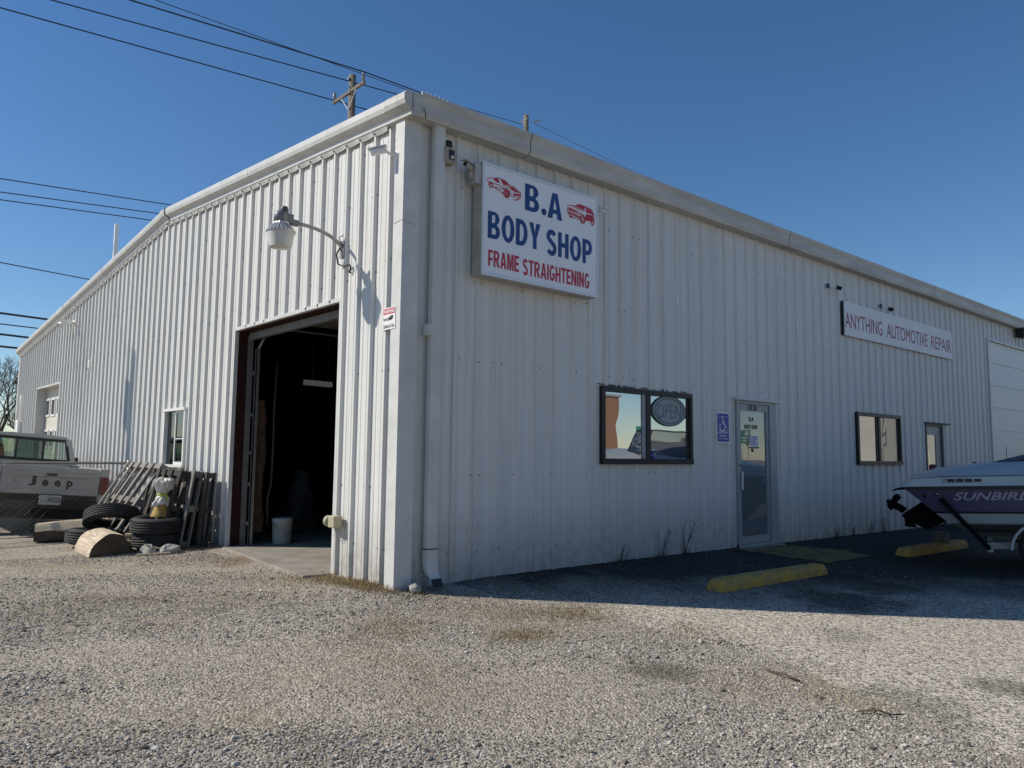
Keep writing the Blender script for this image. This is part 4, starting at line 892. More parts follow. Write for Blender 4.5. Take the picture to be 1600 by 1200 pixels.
def tire(label, loc, rot, R=.395, w=.225, group='old tires lying by the gable wall'):
    t = thing('old_tire', label, 'tire', loc, rot, group)
    h = w/2; ri = R*.62
    prof = [(ri, -h*.62), (ri+.015, -h*.80), (ri+.05, -h*.98), (R-.075, -h), (R-.030, -h*.84), (R-.006, -h*.64)]
    for g_ in (-.46, -.16, .16, .46):
        prof += [(R, h*(g_-.05)), (R-.010, h*(g_-.035)), (R-.010, h*(g_+.035)), (R, h*(g_+.05))]
    prof += [(R-.006, h*.64), (R-.030, h*.84), (R-.075, h), (ri+.05, h*.98), (ri+.015, h*.80), (ri, h*.62), (ri+.02, h*.4), (R-.03, h*.5), (R-.03, -h*.5), (ri+.02, -h*.4)]
    MB().lathe(prof, (0, 0, 0), 48, 'z', close=True).build('casing', 'blackrub', t, False)
    n = 44; b = MB()
    for s in (-1, 1):
        for k in range(n):
            a = 2*math.pi*k/n; Mx = Matrix.Rotation(a, 4, 'Z')
            b.box((R-.04, -.013, s*h*.66-.012), (R-.003, .013, s*h*.66+.012), Mx)
    tag(b.build('tread_blocks', 'blackrub', t, False), kind='stuff')
    return t
tire('top tire of the two-tire stack, holding the clay cone', (-.70, 5.00, .350), (R_(1.5), R_(-2), 0))
tire('bottom tire of the two-tire stack beside the pallets', (-.66, 5.02, .130), (R_(-1.5), R_(1.5), .4))
tire('worn tire lying flat behind the split log', (-1.27, 6.10, .12), (R_(2), R_(2), 1))
tire('tilted tire propped on the flat tire left of the stack', (-1.06, 6.05, .37), (R_(-26), R_(10), 0))

def half_log(label, loc, rot, L, R, name='split_log'):
    t = thing(name, label, 'log', loc, rot, 'split logs on the gravel')
    K = 9; v = []
    sec = [(R*math.cos(a), R*math.sin(a)) for a in np.linspace(0, 1.95, 11)]+[(-.62*R, .55*R), (-R, 0)]; n = len(sec)
    for i in range(K):
        x = lerp(-L/2, L/2, i/(K-1))
        for j, (a, c) in enumerate(sec):
            k = 1+.06*nz(x*2+a*3, c*3, 2.2, 5); v.append((x+.025*nz(a*5, c*5, 1, 3)*(1 if i in (0, K-1) else 0), -a*k if True else a, c*k))
    f = [(i*n+j, i*n+j+1, (i+1)*n+j+1, (i+1)*n+j) for i in range(K-1) for j in range(n-1)]
    MB().add(v, f, False).build('split_face', 'cutwood', t, False)
    e = MB(); e.add([v[j] for j in range(n)], [tuple(range(n))]); e.add([v[(K-1)*n+j] for j in range(n)], [tuple(range(n))]); e.build('end_grain', 'endgrain', t, False)
    MB().add([v[0], v[n-1], v[(K-1)*n+n-1], v[(K-1)*n]], [(0, 1, 2, 3)]).build('bark_underside', 'bark', t, False)
    return t
half_log('pale half-round split log lying in front of the tires', (-1.33, 5.25, -.03), (0, 0, R_(-92)), .95, .30)
# squared beam log behind
t = thing('timber_beam', 'thick pale sawn timber lying behind the tires by the fence', 'timber', (-1.40, 7.05, .0), (0, R_(-3), R_(-20)), 'split logs on the gravel')
b = MB(); v = []
for i, x in enumerate((-.45, .0, .75)):
    for y, z in ((-.17, .02), (.17, .02), (.19, .20), (.10, .27), (-.12, .265), (-.19, .16)): v.append((x, y*(1+.06*i), z+.02*i))
b.add(v, [(i*6+j, i*6+(j+1) % 6, i*6+6+(j+1) % 6, i*6+6+j) for i in range(2) for j in range(6)]+[tuple(range(6)), tuple(12+j for j in range(6))]); b.build('timber_body', 'cutwood', t, False)
b = MB(); b.add([(x, -.195, z) for x, z in ((-.455, .015), (.75, .03), (.75, .20), (-.455, .16))]+[(-.46, y, z) for y, z in ((-.175, .015), (.175, .015), (.19, .20), (.10, .272), (-.12, .268), (-.195, .16))], [(0, 1, 2, 3), (4, 5, 6, 7, 8, 9)]); b.build('dark_sides', 'endgrain', t, False)
# cone with plastic bag tied round by a ribbon
t = thing('bagged_cone', 'clay-coloured cone topped by a white bag tied with yellow ribbon', 'ornament', (-.70, 4.97, .470))
MB().lathe([(.0, -.01), (.142, -.01), (.142, .0), (.125, .035), (.09, .13), (.07, .20), (.06, .27), (0, .28)], (0, 0, 0), 28).build('cone_body', 'cone', t, False)
v = []; n = 44; prof = [(.088, .24), (.070, .27), (.056, .29), (.052, .305), (.066, .33), (.078, .36), (.092, .39), (.106, .42), (.118, .45), (.126, .478), (.112, .498), (.075, .508), (.04, .512), (.01, .510)]
for i, (r, z) in enumerate(prof):
    for j in range(n):
        a = 2*math.pi*j/n; cr = 1+.09*math.sin(a*11+i*.5)+.30*nz(math.cos(a)*2, math.sin(a)*2+i*.12, 1.3, 2)+.16*nz(math.cos(a)*4, math.sin(a)*4+i, 1.9, 6); v.append((r*cr*math.cos(a)*1.05+.012*(i > 5), r*cr*math.sin(a), z+.05*nz(math.cos(a)*2, math.sin(a)*2, 1.3, i*.12)*(i > 4)))
MB().add(v, [(i*n+j, i*n+(j+1) % n, (i+1)*n+(j+1) % n, (i+1)*n+j) for i in range(len(prof)-1) for j in range(n)]+[tuple((len(prof)-1)*n+j for j in range(n))], False).build('bag', 'bag', t, False)
for (x, y, rz, s) in ((-.085, -.05, .4, 1.0), (.10, -.06, -.6, 1.15), (.13, .04, -.2, .9), (-.03, -.11, 0, .8)):
    v = []; n = 12
    for i in range(7):
        h = i/6; r = .012+.05*math.sin(h*math.pi*.85)*s
        for j in range(n): a = 2*math.pi*j/n; q = 1+.25*math.sin(3*a+i); v.append((x*(.35+.75*h)+r*q*math.cos(a), y*(.4+.75*h)+r*q*.6*math.sin(a), .285-.15*h*s))
    MB().add(v, [(i*n+j, i*n+(j+1) % n, (i+1)*n+(j+1) % n, (i+1)*n+j) for i in range(6) for j in range(n)]+[tuple(6*n+j for j in range(n))], True).build('bag_ruffle', 'bag', t, False)
MB().lathe([(.058, .285), (.070, .287), (.072, .315), (.058, .32)], (0, 0, 0), 20).build('ribbon', 'ribbon', t, False)
b = MB(); b.bar((.02, -.07, .30), (.05, -.11, .22), .004, .025); b.bar((-.02, -.07, .30), (-.035, -.105, .235), .004, .022); b.build('ribbon_tail', 'ribbon', t, False)
MB().add([(.09, -.02, .40), (.175, -.05, .43), (.15, -.04, .37), (.08, -.02, .36), (.10, -.03, .47)], [(0, 1, 2, 3), (0, 4, 1)]).build('bag_corner', 'bag', t, False)

def rock(label, loc, s, seed, group=None, m='rock'):
    import bmesh
    bm = bmesh.new(); bmesh.ops.create_icosphere(bm, subdivisions=3, radius=1)
    for v_ in bm.verts:
        q = v_.co.normalized(); k = 1+.30*noise.noise(q*1.4+Vector((seed, 0, 0)))+.10*noise.noise(q*4+Vector((0, seed, 0)))
        v_.co = Vector((q.x*s[0], q.y*s[1], q.z*s[2]))*k
    me = bpy.data.meshes.new('loose_rock'); bm.to_mesh(me); bm.free(); me.materials.append(M[m]); o = bpy.data.objects.new('loose_rock', me); COL.objects.link(o); o.location = loc; o.rotation_euler = (0, 0, seed)
    return tag(o, label, 'rock', group)
rock('pale limestone rock beside the downspout at the building corner', (.14, -.15, .075), (.085, .06, .05), 1.3)
rock('pale stone block in front of the stacked tires, right one', (-.74, 4.36, .05), (.15, .09, .09), 2.7)
rock('angled grey stone slab in front of stacked tires, left one', (-.98, 4.55, .05), (.13, .05, .08), 5.1)
for i, (p, q, lab) in enumerate([((-1.15, 4.45, .015), (-.78, 4.25, .03), 'thin pale stick lying flat before the tire stack'), ((-1.02, 4.52, .13), (-.74, 4.38, .03), 'short pale lath leaning on the stone by the tires')]):
    b = MB(); b.bar(p, q, .035, .016); o = b.build('wood_lath', 'cutwood'); tag(o, lab, 'stick')
# loose things on the open ground
for (x, y, s, sd, lab, m) in [(-3.12, 2.4, .02, .4, 'small white pebble alone on the gravel at far left', 'white')]:
    rock(lab, (x, y, gz(x, y)+.02), (s*1.6, s, s*.8), sd, m=m)
for pts, lab in [([(.55, -4.35, 0), (.62, -4.43, .012), (.64, -4.50, .0), (.70, -4.56, .008)], 'short dark twig on the gravel in the lower right'), ([(.86, -3.55, 0), (.84, -3.70, .01), (.82, -3.82, 0)], 'thin straight twig near the gravel edge, right of centre')]:
    b = MB(); b.tube([(x, y, gz(x, y)+.02+z) for x, y, z in pts], [.008, .007, .006, .004][:len(pts)], 5); tag(b.build('fallen_twig', 'bark'), lab, 'twig')

# ================================================================== chain-link fence and pickup
t = thing('chain_link_fence', 'low grey chain-link fence in front of the parked pickup', 'fence', (-2.5, 7.8, 0))
b = MB(); b.tube([(-6.5, 7.8, 1.20), (-.36, 7.8, 1.165)], .021, 8); b.build('top_rail', 'galv', t)
for x in (-6.4, -3.6, -.40): b = MB(); b.tube([(x, 7.8, -.1), (x, 7.8, 1.22)], .026, 8); b.build('post', 'galv', t)
b = MB(); p = .062; H = 1.10; x0, x1 = -6.4, -.42; k = x0-H
while k < x1:
    for sgn in (1, -1):
        a0 = max(k, x0); a1 = min(k+H, x1)
        if a1 > a0:
            za, zb = (a0-k, a1-k) if sgn > 0 else (H-(a0-k), H-(a1-k))
            pa = (a0, 7.8+.002*sgn, .07+za); pb = (a1, 7.8+.002*sgn, .07+zb)
            b.tube([pa, pb], .0016, 3, cap=False, smooth=False)
    k += p
tag(b.build('wire_mesh', mat('mesh_wire', (.07, .07, .068), .6, .3), t), kind='stuff')
# slumped piece of loose mesh at the left
t2 = thing('loose_mesh_panel', 'loose slumped chain-link piece leaning low on the fence', 'fence', (-2.2, 7.5, 0))
b = MB()
for i in range(12):
    x = -3.4+i*.13; b.tube([(x, 7.45, .02), (x+.34, 7.66, .40), (x+.60, 7.76, .60)], .0018, 3, cap=False)
b.tube([(-3.4, 7.36, .03), (-1.3, 7.36, .03)], .006, 5); tag(b.build('wire_mesh', mat('loose_wire', (.10, .095, .08), .7, .2), t2), kind='stuff')

# ---- pickup : local x right, y forward, z up ; origin under the tailgate
JT = thing('pickup_truck', 'old white pickup truck parked behind the fence, tail toward viewer', 'pickup', (-1.53, 8.32, -.03), (R_(.5), R_(4.2), R_(.5)))
hw = .73; zb_, zt_ = .66, 1.13
b = MB(); b.prism([(-hw, zb_), (hw, zb_), (hw, zt_-.02), (hw-.02, zt_), (-hw+.02, zt_), (-hw, zt_-.02)], (0, 0, 0), (1, 0, 0), (0, 0, 1), (0, .06, 0)); tg = b.build('tailgate', 'jeepwhite', JT, False, bevel=.008)
# raised border leaving a recessed field
b = MB(); y = -.030
b.prism([(-hw+.02, zb_+.01), (hw-.02, zb_+.01), (hw-.14, zb_+.085), (-hw+.12, zb_+.085)], (0, 0, 0), (1, 0, 0), (0, 0, 1), (0, y, 0))
b.prism([(-hw+.10, zt_-.165), (hw-.10, zt_-.165), (hw-.10, zt_-.135), (-hw+.10, zt_-.135)], (0, 0, 0), (1, 0, 0), (0, 0, 1), (0, y, 0))
b.prism([(-hw+.08, zt_-.085), (-.10, zt_-.085), (-.10, zt_-.03), (-hw+.08, zt_-.03)], (0, 0, 0), (1, 0, 0), (0, 0, 1), (0, -.008, 0)); b.prism([(.12, zt_-.085), (hw-.08, zt_-.085), (hw-.08, zt_-.03), (.12, zt_-.03)], (0, 0, 0), (1, 0, 0), (0, 0, 1), (0, -.008, 0))
b.build('pressed_ribs', 'jeepwhite', tg, False, bevel=.004)
MB().box((-.085, -.03, zt_-.165), (.085, -.0, zt_-.115)).build('latch_handle', 'black', tg, False, bevel=.006)
text('lettering', 'J', 'inkblack', tg, (-.335, -.004, .80), X1, Z1, w=.115, h=.16, bold=.035, world=False)
for i, ch in enumerate('eep'):
    text('lettering', ch, 'inkblack', tg, (-.13+i*.185, -.004, .80-(.036 if ch == 'p' else 0)), X1, Z1, w=.092, h=.105+(.036 if ch == 'p' else 0), bold=.035, world=False)
text('small_badge', 'COMANCHE', 'silverletter', tg, (.37, -.004, .745), X1, Z1, w=.17, h=.022, bold=.01, world=False)
text('small_badge', '4 4', 'silverletter', tg, (-.60, -.004, .80), X1, Z1, w=.13, h=.028, bold=.01, world=False)
b = MB(); b.lathe([(.03, 0), (.03, .003)], (-.52, -.004, .875), 6, 'y'); b.build('small_badge', 'silverletter', tg, False)
for s in (-1, 1):
    b = MB(); b.prism([(0, .56), (2.15, .56), (2.15, 1.14), (.0, 1.14)], (s*(hw+.012), .0, 0), (0, 1, 0), (0, 0, 1), (s*.16, 0, 0)); b.build('bed_side', 'jeepwhite', JT, False, bevel=.012)
    b = MB(); b.box((s*(hw+.02) if s > 0 else s*(hw+.165), -.02, .70), (s*(hw+.165) if s > 0 else s*(hw+.02), .0, 1.0)); b.build('tail_lamp', 'taillight', JT, False, bevel=.006)
    for yy, nm in ((.75, 'rear'), (3.55, 'front')):
        b = MB(); b.lathe([(.18, -.1), (.30, -.1), (.335, -.07), (.335, .07), (.30, .1), (.18, .1)], (s*.75, yy, .335), 28, 'x'); w_ = b.build('wheel', 'blackrub', JT, False)
        b = MB(); b.lathe([(.0, -.06), (.19, -.06), (.19, .06), (.0, .06)], (s*.76, yy, .335), 20, 'x'); b.build('rim', 'wheelsilver', w_, False)
    b = MB(); b.prism([(2.2, .45), (4.6, .45), (4.62, .92), (4.5, 1.05), (3.45, 1.12), (2.2, 1.15)], (s*(hw+.02), 0, 0), (0, 1, 0), (0, 0, 1), (s*.14, 0, 0)); b.build('cab_side', 'jeepwhite', JT, False, bevel=.012)
    b = MB(); b.box((s*.98-.09, 2.98, 1.16), (s*.98+.07, 3.06, 1.30)); b.build('door_mirror', 'black', JT, False, bevel=.02)
b = MB(); b.box((-hw, .1, .66), (hw, 2.15, .70)); b.box((-hw, 2.15, .5), (hw, 2.2, 1.15)); b.build('bed_floor', 'jeepwhite', JT, False)
b = MB(); b.box((-hw-.02, 3.4, .95), (hw+.02, 4.55, 1.08)); b.build('bonnet', 'jeepwhite', JT, False, bevel=.02)
# cab roof, pillars, glass
b = MB(); b.prism([(-.66, 1.62), (.66, 1.62), (.60, 1.685), (.3, 1.70), (-.3, 1.70), (-.60, 1.685)], (0, 2.18, 0), (1, 0, 0), (0, 0, 1), (0, 1.0, 0)); b.build('cab_roof', 'jeepwhite', JT, False, bevel=.015)
for s in (-1, 1):
    b = MB(); b.bar((s*.765, 2.2, 1.14), (s*.64, 2.22, 1.63), .10, .12, up=(0, 1, 0)); b.build('rear_pillar', 'jeepwhite', JT, False)
    b = MB(); b.bar((s*.74, 3.6, 1.10), (s*.63, 3.15, 1.63), .05, .07, up=(0, 1, 0)); b.build('front_pillar', 'jeepwhite', JT, False)
b = MB(); b.prism([(-.76, 1.10), (.76, 1.10), (.74, 1.20), (-.74, 1.20)], (0, 2.16, 0), (1, 0, 0), (0, 0, 1), (0, .08, 0)); b.build('cab_back', 'jeepwhite', JT, False)
rg = MB(); rg.bar((-.70, 2.155, 1.215), (.70, 2.155, 1.215), .03, .05); rg.bar((-.60, 2.175, 1.60), (.60, 2.175, 1.60), .03, .05); rg.bar((-.69, 2.155, 1.20), (-.60, 2.175, 1.60), .03, .05, up=(1, 0, 0)); rg.bar((.69, 2.155, 1.20), (.60, 2.175, 1.60), .03, .05, up=(1, 0, 0))
rgo = rg.build('rear_window', 'black', JT, False)
for x in (-.22, .22): b = MB(); b.bar((x*1.04, 2.155, 1.22), (x, 2.175, 1.60), .03, .035, up=(1, 0, 0)); b.build('window_divider', 'black', rgo, False)
for (a, c) in ((-.68, -.235), (-.21, .21), (.235, .68)): b = MB(); b.add([(a, 2.165, 1.235), (c, 2.165, 1.235), (c*.9, 2.185, 1.585), (a*.9, 2.185, 1.585)], [(0, 1, 2, 3)]); b.build('pane', 'truckglass', rgo, False)
b = MB(); b.add([(-.70, 3.62, 1.10), (.70, 3.62, 1.10), (.58, 3.17, 1.62), (-.58, 3.17, 1.62)], [(0, 1, 2, 3)]); b.build('windscreen', 'truckglass', JT, False)
b = MB(); b.box((-.6, 2.5, .6), (.6, 2.75, 1.12)); b.box((-.6, 2.3, .5), (.6, 3.4, .6)); b.build('bench_seat', 'grime', JT, False)
b = MB(); b.tube([(-.38+.19*math.cos(a), 3.2+.06*math.sin(a), 1.12+.18*math.sin(a)) for a in np.linspace(0, 2*math.pi, 20)], .014, 6); b.build('steering_wheel', 'black', JT, False)
b = MB(); b.box((-.82, -.10, .42), (.82, .02, .56)); bo = b.build('rear_bumper', 'black', JT, False, bevel=.02)
b = MB(); b.box((-.86, .03, .40), (.86, .10, .655)); b.build('tailgate_shade_panel', 'grime', JT, False)  # added dark panel, the shade under the tailgate put in as colour
b = MB(); b.box((-.66, .12, .25), (.66, 2.2, .42)); b.lathe([(0, -.5), (.07, -.5), (.07, .5), (0, .5)], (0, .75, .33), 12, 'x'); b.build('underbody', 'grime', JT, False)
b = MB(); b.box((-.165, -.115, .50), (.165, -.108, .655)); pl_ = b.build('licence_plate', mat('plate_white', (.55, .57, .58), .5, var=.2, vs=9), JT, False)
text('plate_number', '195028', 'inkblack', pl_, (-.06, -.116, .535), X1, Z1, w=.215, h=.085, bold=.02, depth=.001, world=False)
b = MB(); b.box((-.145, -.1165, .545), (-.085, -.1155, .61)); b.box((-.13, -.1165, .625), (.12, -.1155, .642)); b.build('plate_print', 'silverletter', pl_, False)
b = MB(); b.tube([(.35, -.02, .31), (.35, -.09, .31)], .035, 10); b.build('tailpipe', 'grime', JT, False)

# ================================================================== front lot: wheel stops, weeds
def wheel_stop(label, x0, x1, y, name='wheel_stop'):
    t = thing(name, label, 'wheel stop', ((x0+x1)/2, y, gz((x0+x1)/2, y)+.01), (0, 0, 0), 'yellow concrete wheel stops')
    L = (x1-x0)/2; P = [(-.115, 0), (.115, 0), (.112, .075), (.075, .13), (-.075, .13), (-.112, .075)]; v = []
    for x, k in ((-L, .80), (-L+.07, 1), (-L*.4, 1), (L*.3, 1), (L-.07, 1), (L, .80)):
        for a, z in P: v.append((x, a*(1 if k == 1 else .88)+.006*nz(x, a, 3), z*(k if z > .06 else 1)+.004*nz(x, z, 4)+gz((x0+x1)/2+x, y)-gz((x0+x1)/2, y)))
    MB().add(v, [(i*6+j, i*6+(j+1) % 6, i*6+6+(j+1) % 6, i*6+6+j) for i in range(5) for j in range(6)]+[tuple(range(6)), tuple(30+j for j in range(6))]).build('concrete_bar', 'yellow', t, False, bevel=.006)
    b = MB()
    for x in (-L*.7, L*.7): b.lathe([(.018, .128), (.018, .137), (0, .138)], (x, 0, 0), 10)
    b.build('anchor_pins', 'steelframe', t, False); return t
wheel_stop('yellow concrete wheel stop in front of the entrance, nearer one', 3.02, 5.35, -1.66)
wheel_stop('yellow concrete wheel stop under the stern of the boat', 8.15, 10.6, -1.53)
MB().box((9.62, -1.62, gz(9.7, -1.5)+.145), (9.82, -1.44, gz(9.7, -1.5)+.30)).build('wood_block', 'wood', None); bo_ = bpy.data.objects['wood_block']; tag(bo_, 'grey wooden block set on the wheel stop under the boat', 'block')
for i, (x, h, lab) in enumerate([(4.14, .42, 'tall dead weed at the wall base below the office window'), (4.68, .55, 'taller bushy dead weed left of the entrance door'), (3.35, .22, 'small dead weed at the wall nearest the downspout'), (9.05, .20, 'low dead weed at the wall between door and right window'), (9.7, .18, 'second low dead weed left below the right window'), (10.4, .30, 'dark dead weed below the right window'), (10.95, .34, 'upright dead weed at right end below right window')]):
    t = thing('dead_weed', lab, 'weed', (x, -.05, gz(x, 0)+.0), (0, 0, 0), 'dead weeds along the front wall')
    st = MB(); lf = MB(); rr = random.Random(i*7+3)
    for k in range(5):
        p = Vector((rr.uniform(-.05, .05), rr.uniform(-.05, 0), 0)); d = Vector((rr.uniform(-.25, .25), rr.uniform(-.2, .08), 1)); pts = [p]
        for s in range(5): p = p+d*h/5*rr.uniform(.6, 1.1); d += Vector((rr.uniform(-.3, .3), rr.uniform(-.2, .15), 0)); pts.append(p.copy())
        st.tube(pts, [.0045, .004, .0035, .003, .0025, .002], 4)
        for s in range(2, 6):
            q = pts[min(s, 5)]; e = q+Vector((rr.uniform(-.08, .08), rr.uniform(-.05, .02), rr.uniform(.0, .07))); lf.tube([q, e], [.003, .0012], 3)
    for k in range(14):
        q = Vector((rr.uniform(-.10, .10), rr.uniform(-.07, .02), 0)); st.tube([q, q+Vector((rr.uniform(-.06, .06), rr.uniform(-.05, .0), rr.uniform(.03, .12)))], [.003, .0012], 3)
    st.build('stem', 'weed', t, False); lf.build('seed_twigs', 'weed', t, False)

# ================================================================== boat on trailer
HD = math.atan2(-.954, .30)
BT = thing('motorboat', 'white and purple motorboat with raised black outdrive by the wall', 'boat', (8.72, -1.48, 0), (0, R_(-2.6), HD))
st_ = [0, .25, .6, 1.1, 1.8, 2.6, 3.4, 4.2, 4.9, 5.4]
hb_ = [1.0, 1.02, 1.04, 1.06, 1.08, 1.08, 1.02, .84, .52, .06]
def rk(x, z): return x+(.98-z)*1.05*max(0, 1-x/1.6)           # raked transom
def loft(rows, name, m, smooth=True, closeb=False):
    b = MB(); n = len(rows[0])
    for s in (-1, 1):
        v = [(rk(st_[i], z), s*y, z) for i, r in enumerate(rows) for (y, z) in r]
        b.add(v, [(i*n+j, i*n+j+1, (i+1)*n+j+1, (i+1)*n+j) for i in range(len(rows)-1) for j in range(n-1)], smooth)
    return b.build(name, m, BT, False)
def zl(i, z): return z+.045*max(0, (st_[i]-3.0))
R1 = [[(0, zl(i, .30+.10*max(0, st_[i]-3.6)**1.5)), (h*.86, zl(i, .44)), (h*.90, zl(i, .46))] for i, h in enumerate(hb_)]
loft(R1, 'hull_bottom', 'gelcoat', False)
R2 = [[(h*.90, zl(i, .46)), (h*.955, zl(i, .60))] for i, h in enumerate(hb_)]; loft(R2, 'white_topside', 'gelcoat', False)
b_rows = [[(h*.957, zl(i, .60)), (h*.963, zl(i, .605)), (h*.967, zl(i, .625)), (h*.96, zl(i, .63))] for i, h in enumerate(hb_)]; loft(b_rows, 'pinstripe', 'black', False)
R3 = [[(h*.955, zl(i, .60)), (h*.958, zl(i, .63)), (h*1.0, zl(i, .95))] for i, h in enumerate(hb_)]; loft(R3, 'purple_topside', 'purple')
R4 = [[(h*1.0, zl(i, .945)), (h*1.02, zl(i, .95)), (h*1.02, zl(i, .985)), (h*1.0, zl(i, .99))] for i, h in enumerate(hb_)]; loft(R4, 'rub_rail', 'black', False)
tz = [1.0, 1.10, 1.20, 1.26, 1.32, 1.34, 1.35, 1.33, 1.28, 1.20]
R5 = [[(h*1.0, zl(i, .985)), (h*.985, min(zl(i, 1.12), tz[i]+.0)), ] for i, h in enumerate(hb_)]; loft(R5, 'deck_band', 'gelcoat')
R6 = [[(h*.975, min(zl(i, 1.12), tz[i])+.0), (h*.965, min(zl(i, 1.135), tz[i]+.004))] for i, h in enumerate(hb_)]; loft(R6, 'deck_seam', 'joint', False)
R7 = [[(h*.965, min(zl(i, 1.135), tz[i]+.004)), (h*.80, tz[i]+.015), (h*.0, tz[i]+.05)] for i, h in enumerate(hb_)]; loft(R7, 'deck', 'gelcoat')
b = MB(); b.add([(rk(0, z), y, z) for y, z in ((-.90, .46), (0, .30), (.90, .46), (1.0, .95), (1.0, 1.0), (0, 1.05), (-1.0, 1.0), (-1.0, .95))], [tuple(range(8))]); b.build('transom', 'purple', BT, False)
cv = [(.85, 1.23, .05), (1.3, 1.33, .55), (2.0, 1.50, .66), (2.6, 1.58, .70)]
b = MB(); v = []
for x, z, y in cv: v += [(x, -y-.12, z-.04), (x, -y*.6, z+.02), (x, y*.6, z+.02), (x, y+.12, z-.04)]
b.add(v, [(i*4+j, i*4+j+1, i*4+4+j+1, i*4+4+j) for i in range(3) for j in range(3)], True); b.build('cockpit_cover', 'canvas', BT, False)
ws_ = [(2.2, -.92, 1.36), (2.9, -.80, 1.38), (3.3, -.35, 1.40), (3.4, 0, 1.40), (3.3, .35, 1.40), (2.9, .80, 1.38), (2.2, .92, 1.36)]
b = MB(); n = len(ws_); v = ws_+[(x-.25, y*.9, z+.42) for x, y, z in ws_]; b.add(v, [(i, i+1, i+1+n, i+n) for i in range(n-1)]); ws = b.build('boat_windscreen', glass_mat('smoked_acrylic', (.45, .45, .47), .05), BT, False)
b = MB(); b.tube(v[n:], .018, 6); b.tube(v[:n], .015, 6); 
for i in (1, 3, 5): b.tube([v[i], v[i+n]], .014, 6)
b.build('windscreen_frame', 'black', ws, False)
# side vent grille, lettering, fittings on the starboard side
def side(x, z, out=.004):
    h = float(np.interp(x, st_, hb_)); k = float(np.interp(z, [.46, .60, .63, .95, 1.12], [.90, .955, .958, 1.0, .985])); return Vector((rk(x, z), -(h*k+out), z))
b = MB(); 
b.prism([(0, 0), (.52, .0), (.52, .07), (0, .07)], side(.55, 1.035)+Vector((0, .006, 0)), (1, -.02, 0), (0, .12, 1), (0, -.012, 0)); vg = b.build('vent_grille', mat('vent_grey', (.30, .31, .32), .5), BT, False)
b = MB()
for k in range(4): b.prism([(0, 0), (.085, 0), (.085, .04), (0, .04)], side(.63+k*.105, 1.05)+Vector((0, -.008, 0)), (1, -.02, 0), (0, .12, 1), (0, -.003, 0))
b.build('vent_slots', 'black', vg, False)
p0 = side(.50, .79, .016); p1 = side(1.55, .79, .016); ux = (p1-p0).normalized()
text('lettering', 'SUNBIRD', 'silverletter', BT, p0, ux, (0, -.137, 1), w=.96, h=.112, bold=.015, shear=.32, depth=.002, world=False)
b = MB(); pz = side(.16, .86); b.lathe([(.03, 0), (.03, .006)], pz, 14, 'y'); b.build('drain_fitting', 'black', BT, False)
b = MB(); pz = side(.35, .88); b.lathe([(.028, 0), (.022, .012)], pz+Vector((0, -.01, 0)), 14, 'y'); b.build('tie_eye', 'chrome', BT, False)
# outdrive, tilted up behind the transom (profile in x-z)
b = MB(); b.prism([(.30, .74), (.16, .72), (-.02, .60), (-.13, .53), (-.10, .47), (.06, .38), (.22, .29), (.46, .42), (.56, .48)], (0, -.11, 0), (1, 0, 0), (0, 0, 1), (0, .22, 0)); M['drive'] = mat('outdrive_black', (.006, .006, .007), .75, spec=.15); od_ = b.build('outdrive_leg', 'drive', BT, False, bevel=.03)
b = MB(); b.prism([(.10, .93), (-.16, .915), (-.24, .89), (-.18, .94), (.0, .965), (.10, .97)], (0, -.20, 0), (1, 0, 0), (0, 0, 1), (0, .40, 0)); b.prism([(-.02, .93), (.10, .93), (.36, .66), (.26, .66)], (0, -.10, 0), (1, 0, 0), (0, 0, 1), (0, .20, 0)); b.build('swim_bracket', 'drive', BT, False, bevel=.01)
b = MB(); b.prism([(-.04, .62), (-.22, .74), (-.26, .66), (-.12, .54)], (0, -.06, 0), (1, 0, 0), (0, 0, 1), (0, .12, 0)); b.build('gear_case', 'drive', od_, False, bevel=.02)
Mx = Matrix.Translation((-.25, 0, .69)) @ Matrix.Rotation(R_(35), 4, 'Y')
b = MB(); b.lathe([(.02, -.10), (.05, -.05), (.055, .06), (.05, .10)], (0, 0, 0), 14, 'x', M4=Mx)
for k in range(3):
    a = 2*math.pi*k/3+.3; r_ = Matrix.Rotation(a, 4, 'X')
    q = [Mx @ (r_ @ Vector(p)) for p in ((-.05, 0, .04), (-.06, .05, .12), (-.02, .07, .16), (.05, .03, .15), (.04, -.02, .04))]
    b.add(q+[p+Vector((.008, 0, .008)) for p in q], [(0, 1, 2, 3, 4), (9, 8, 7, 6, 5)]+[(i, i+5, (i+1) % 5+5, (i+1) % 5) for i in range(5)])
b.build('propeller', 'drive', od_, False)
b = MB(); b.prism([(.02, .42), (-.10, .50), (-.10, .36), (.08, .34)], (.0, -.012, -.02), (1, 0, 0), (0, 0, 1), (0, .024, 0)); b.build('skeg', 'drive', od_, False)
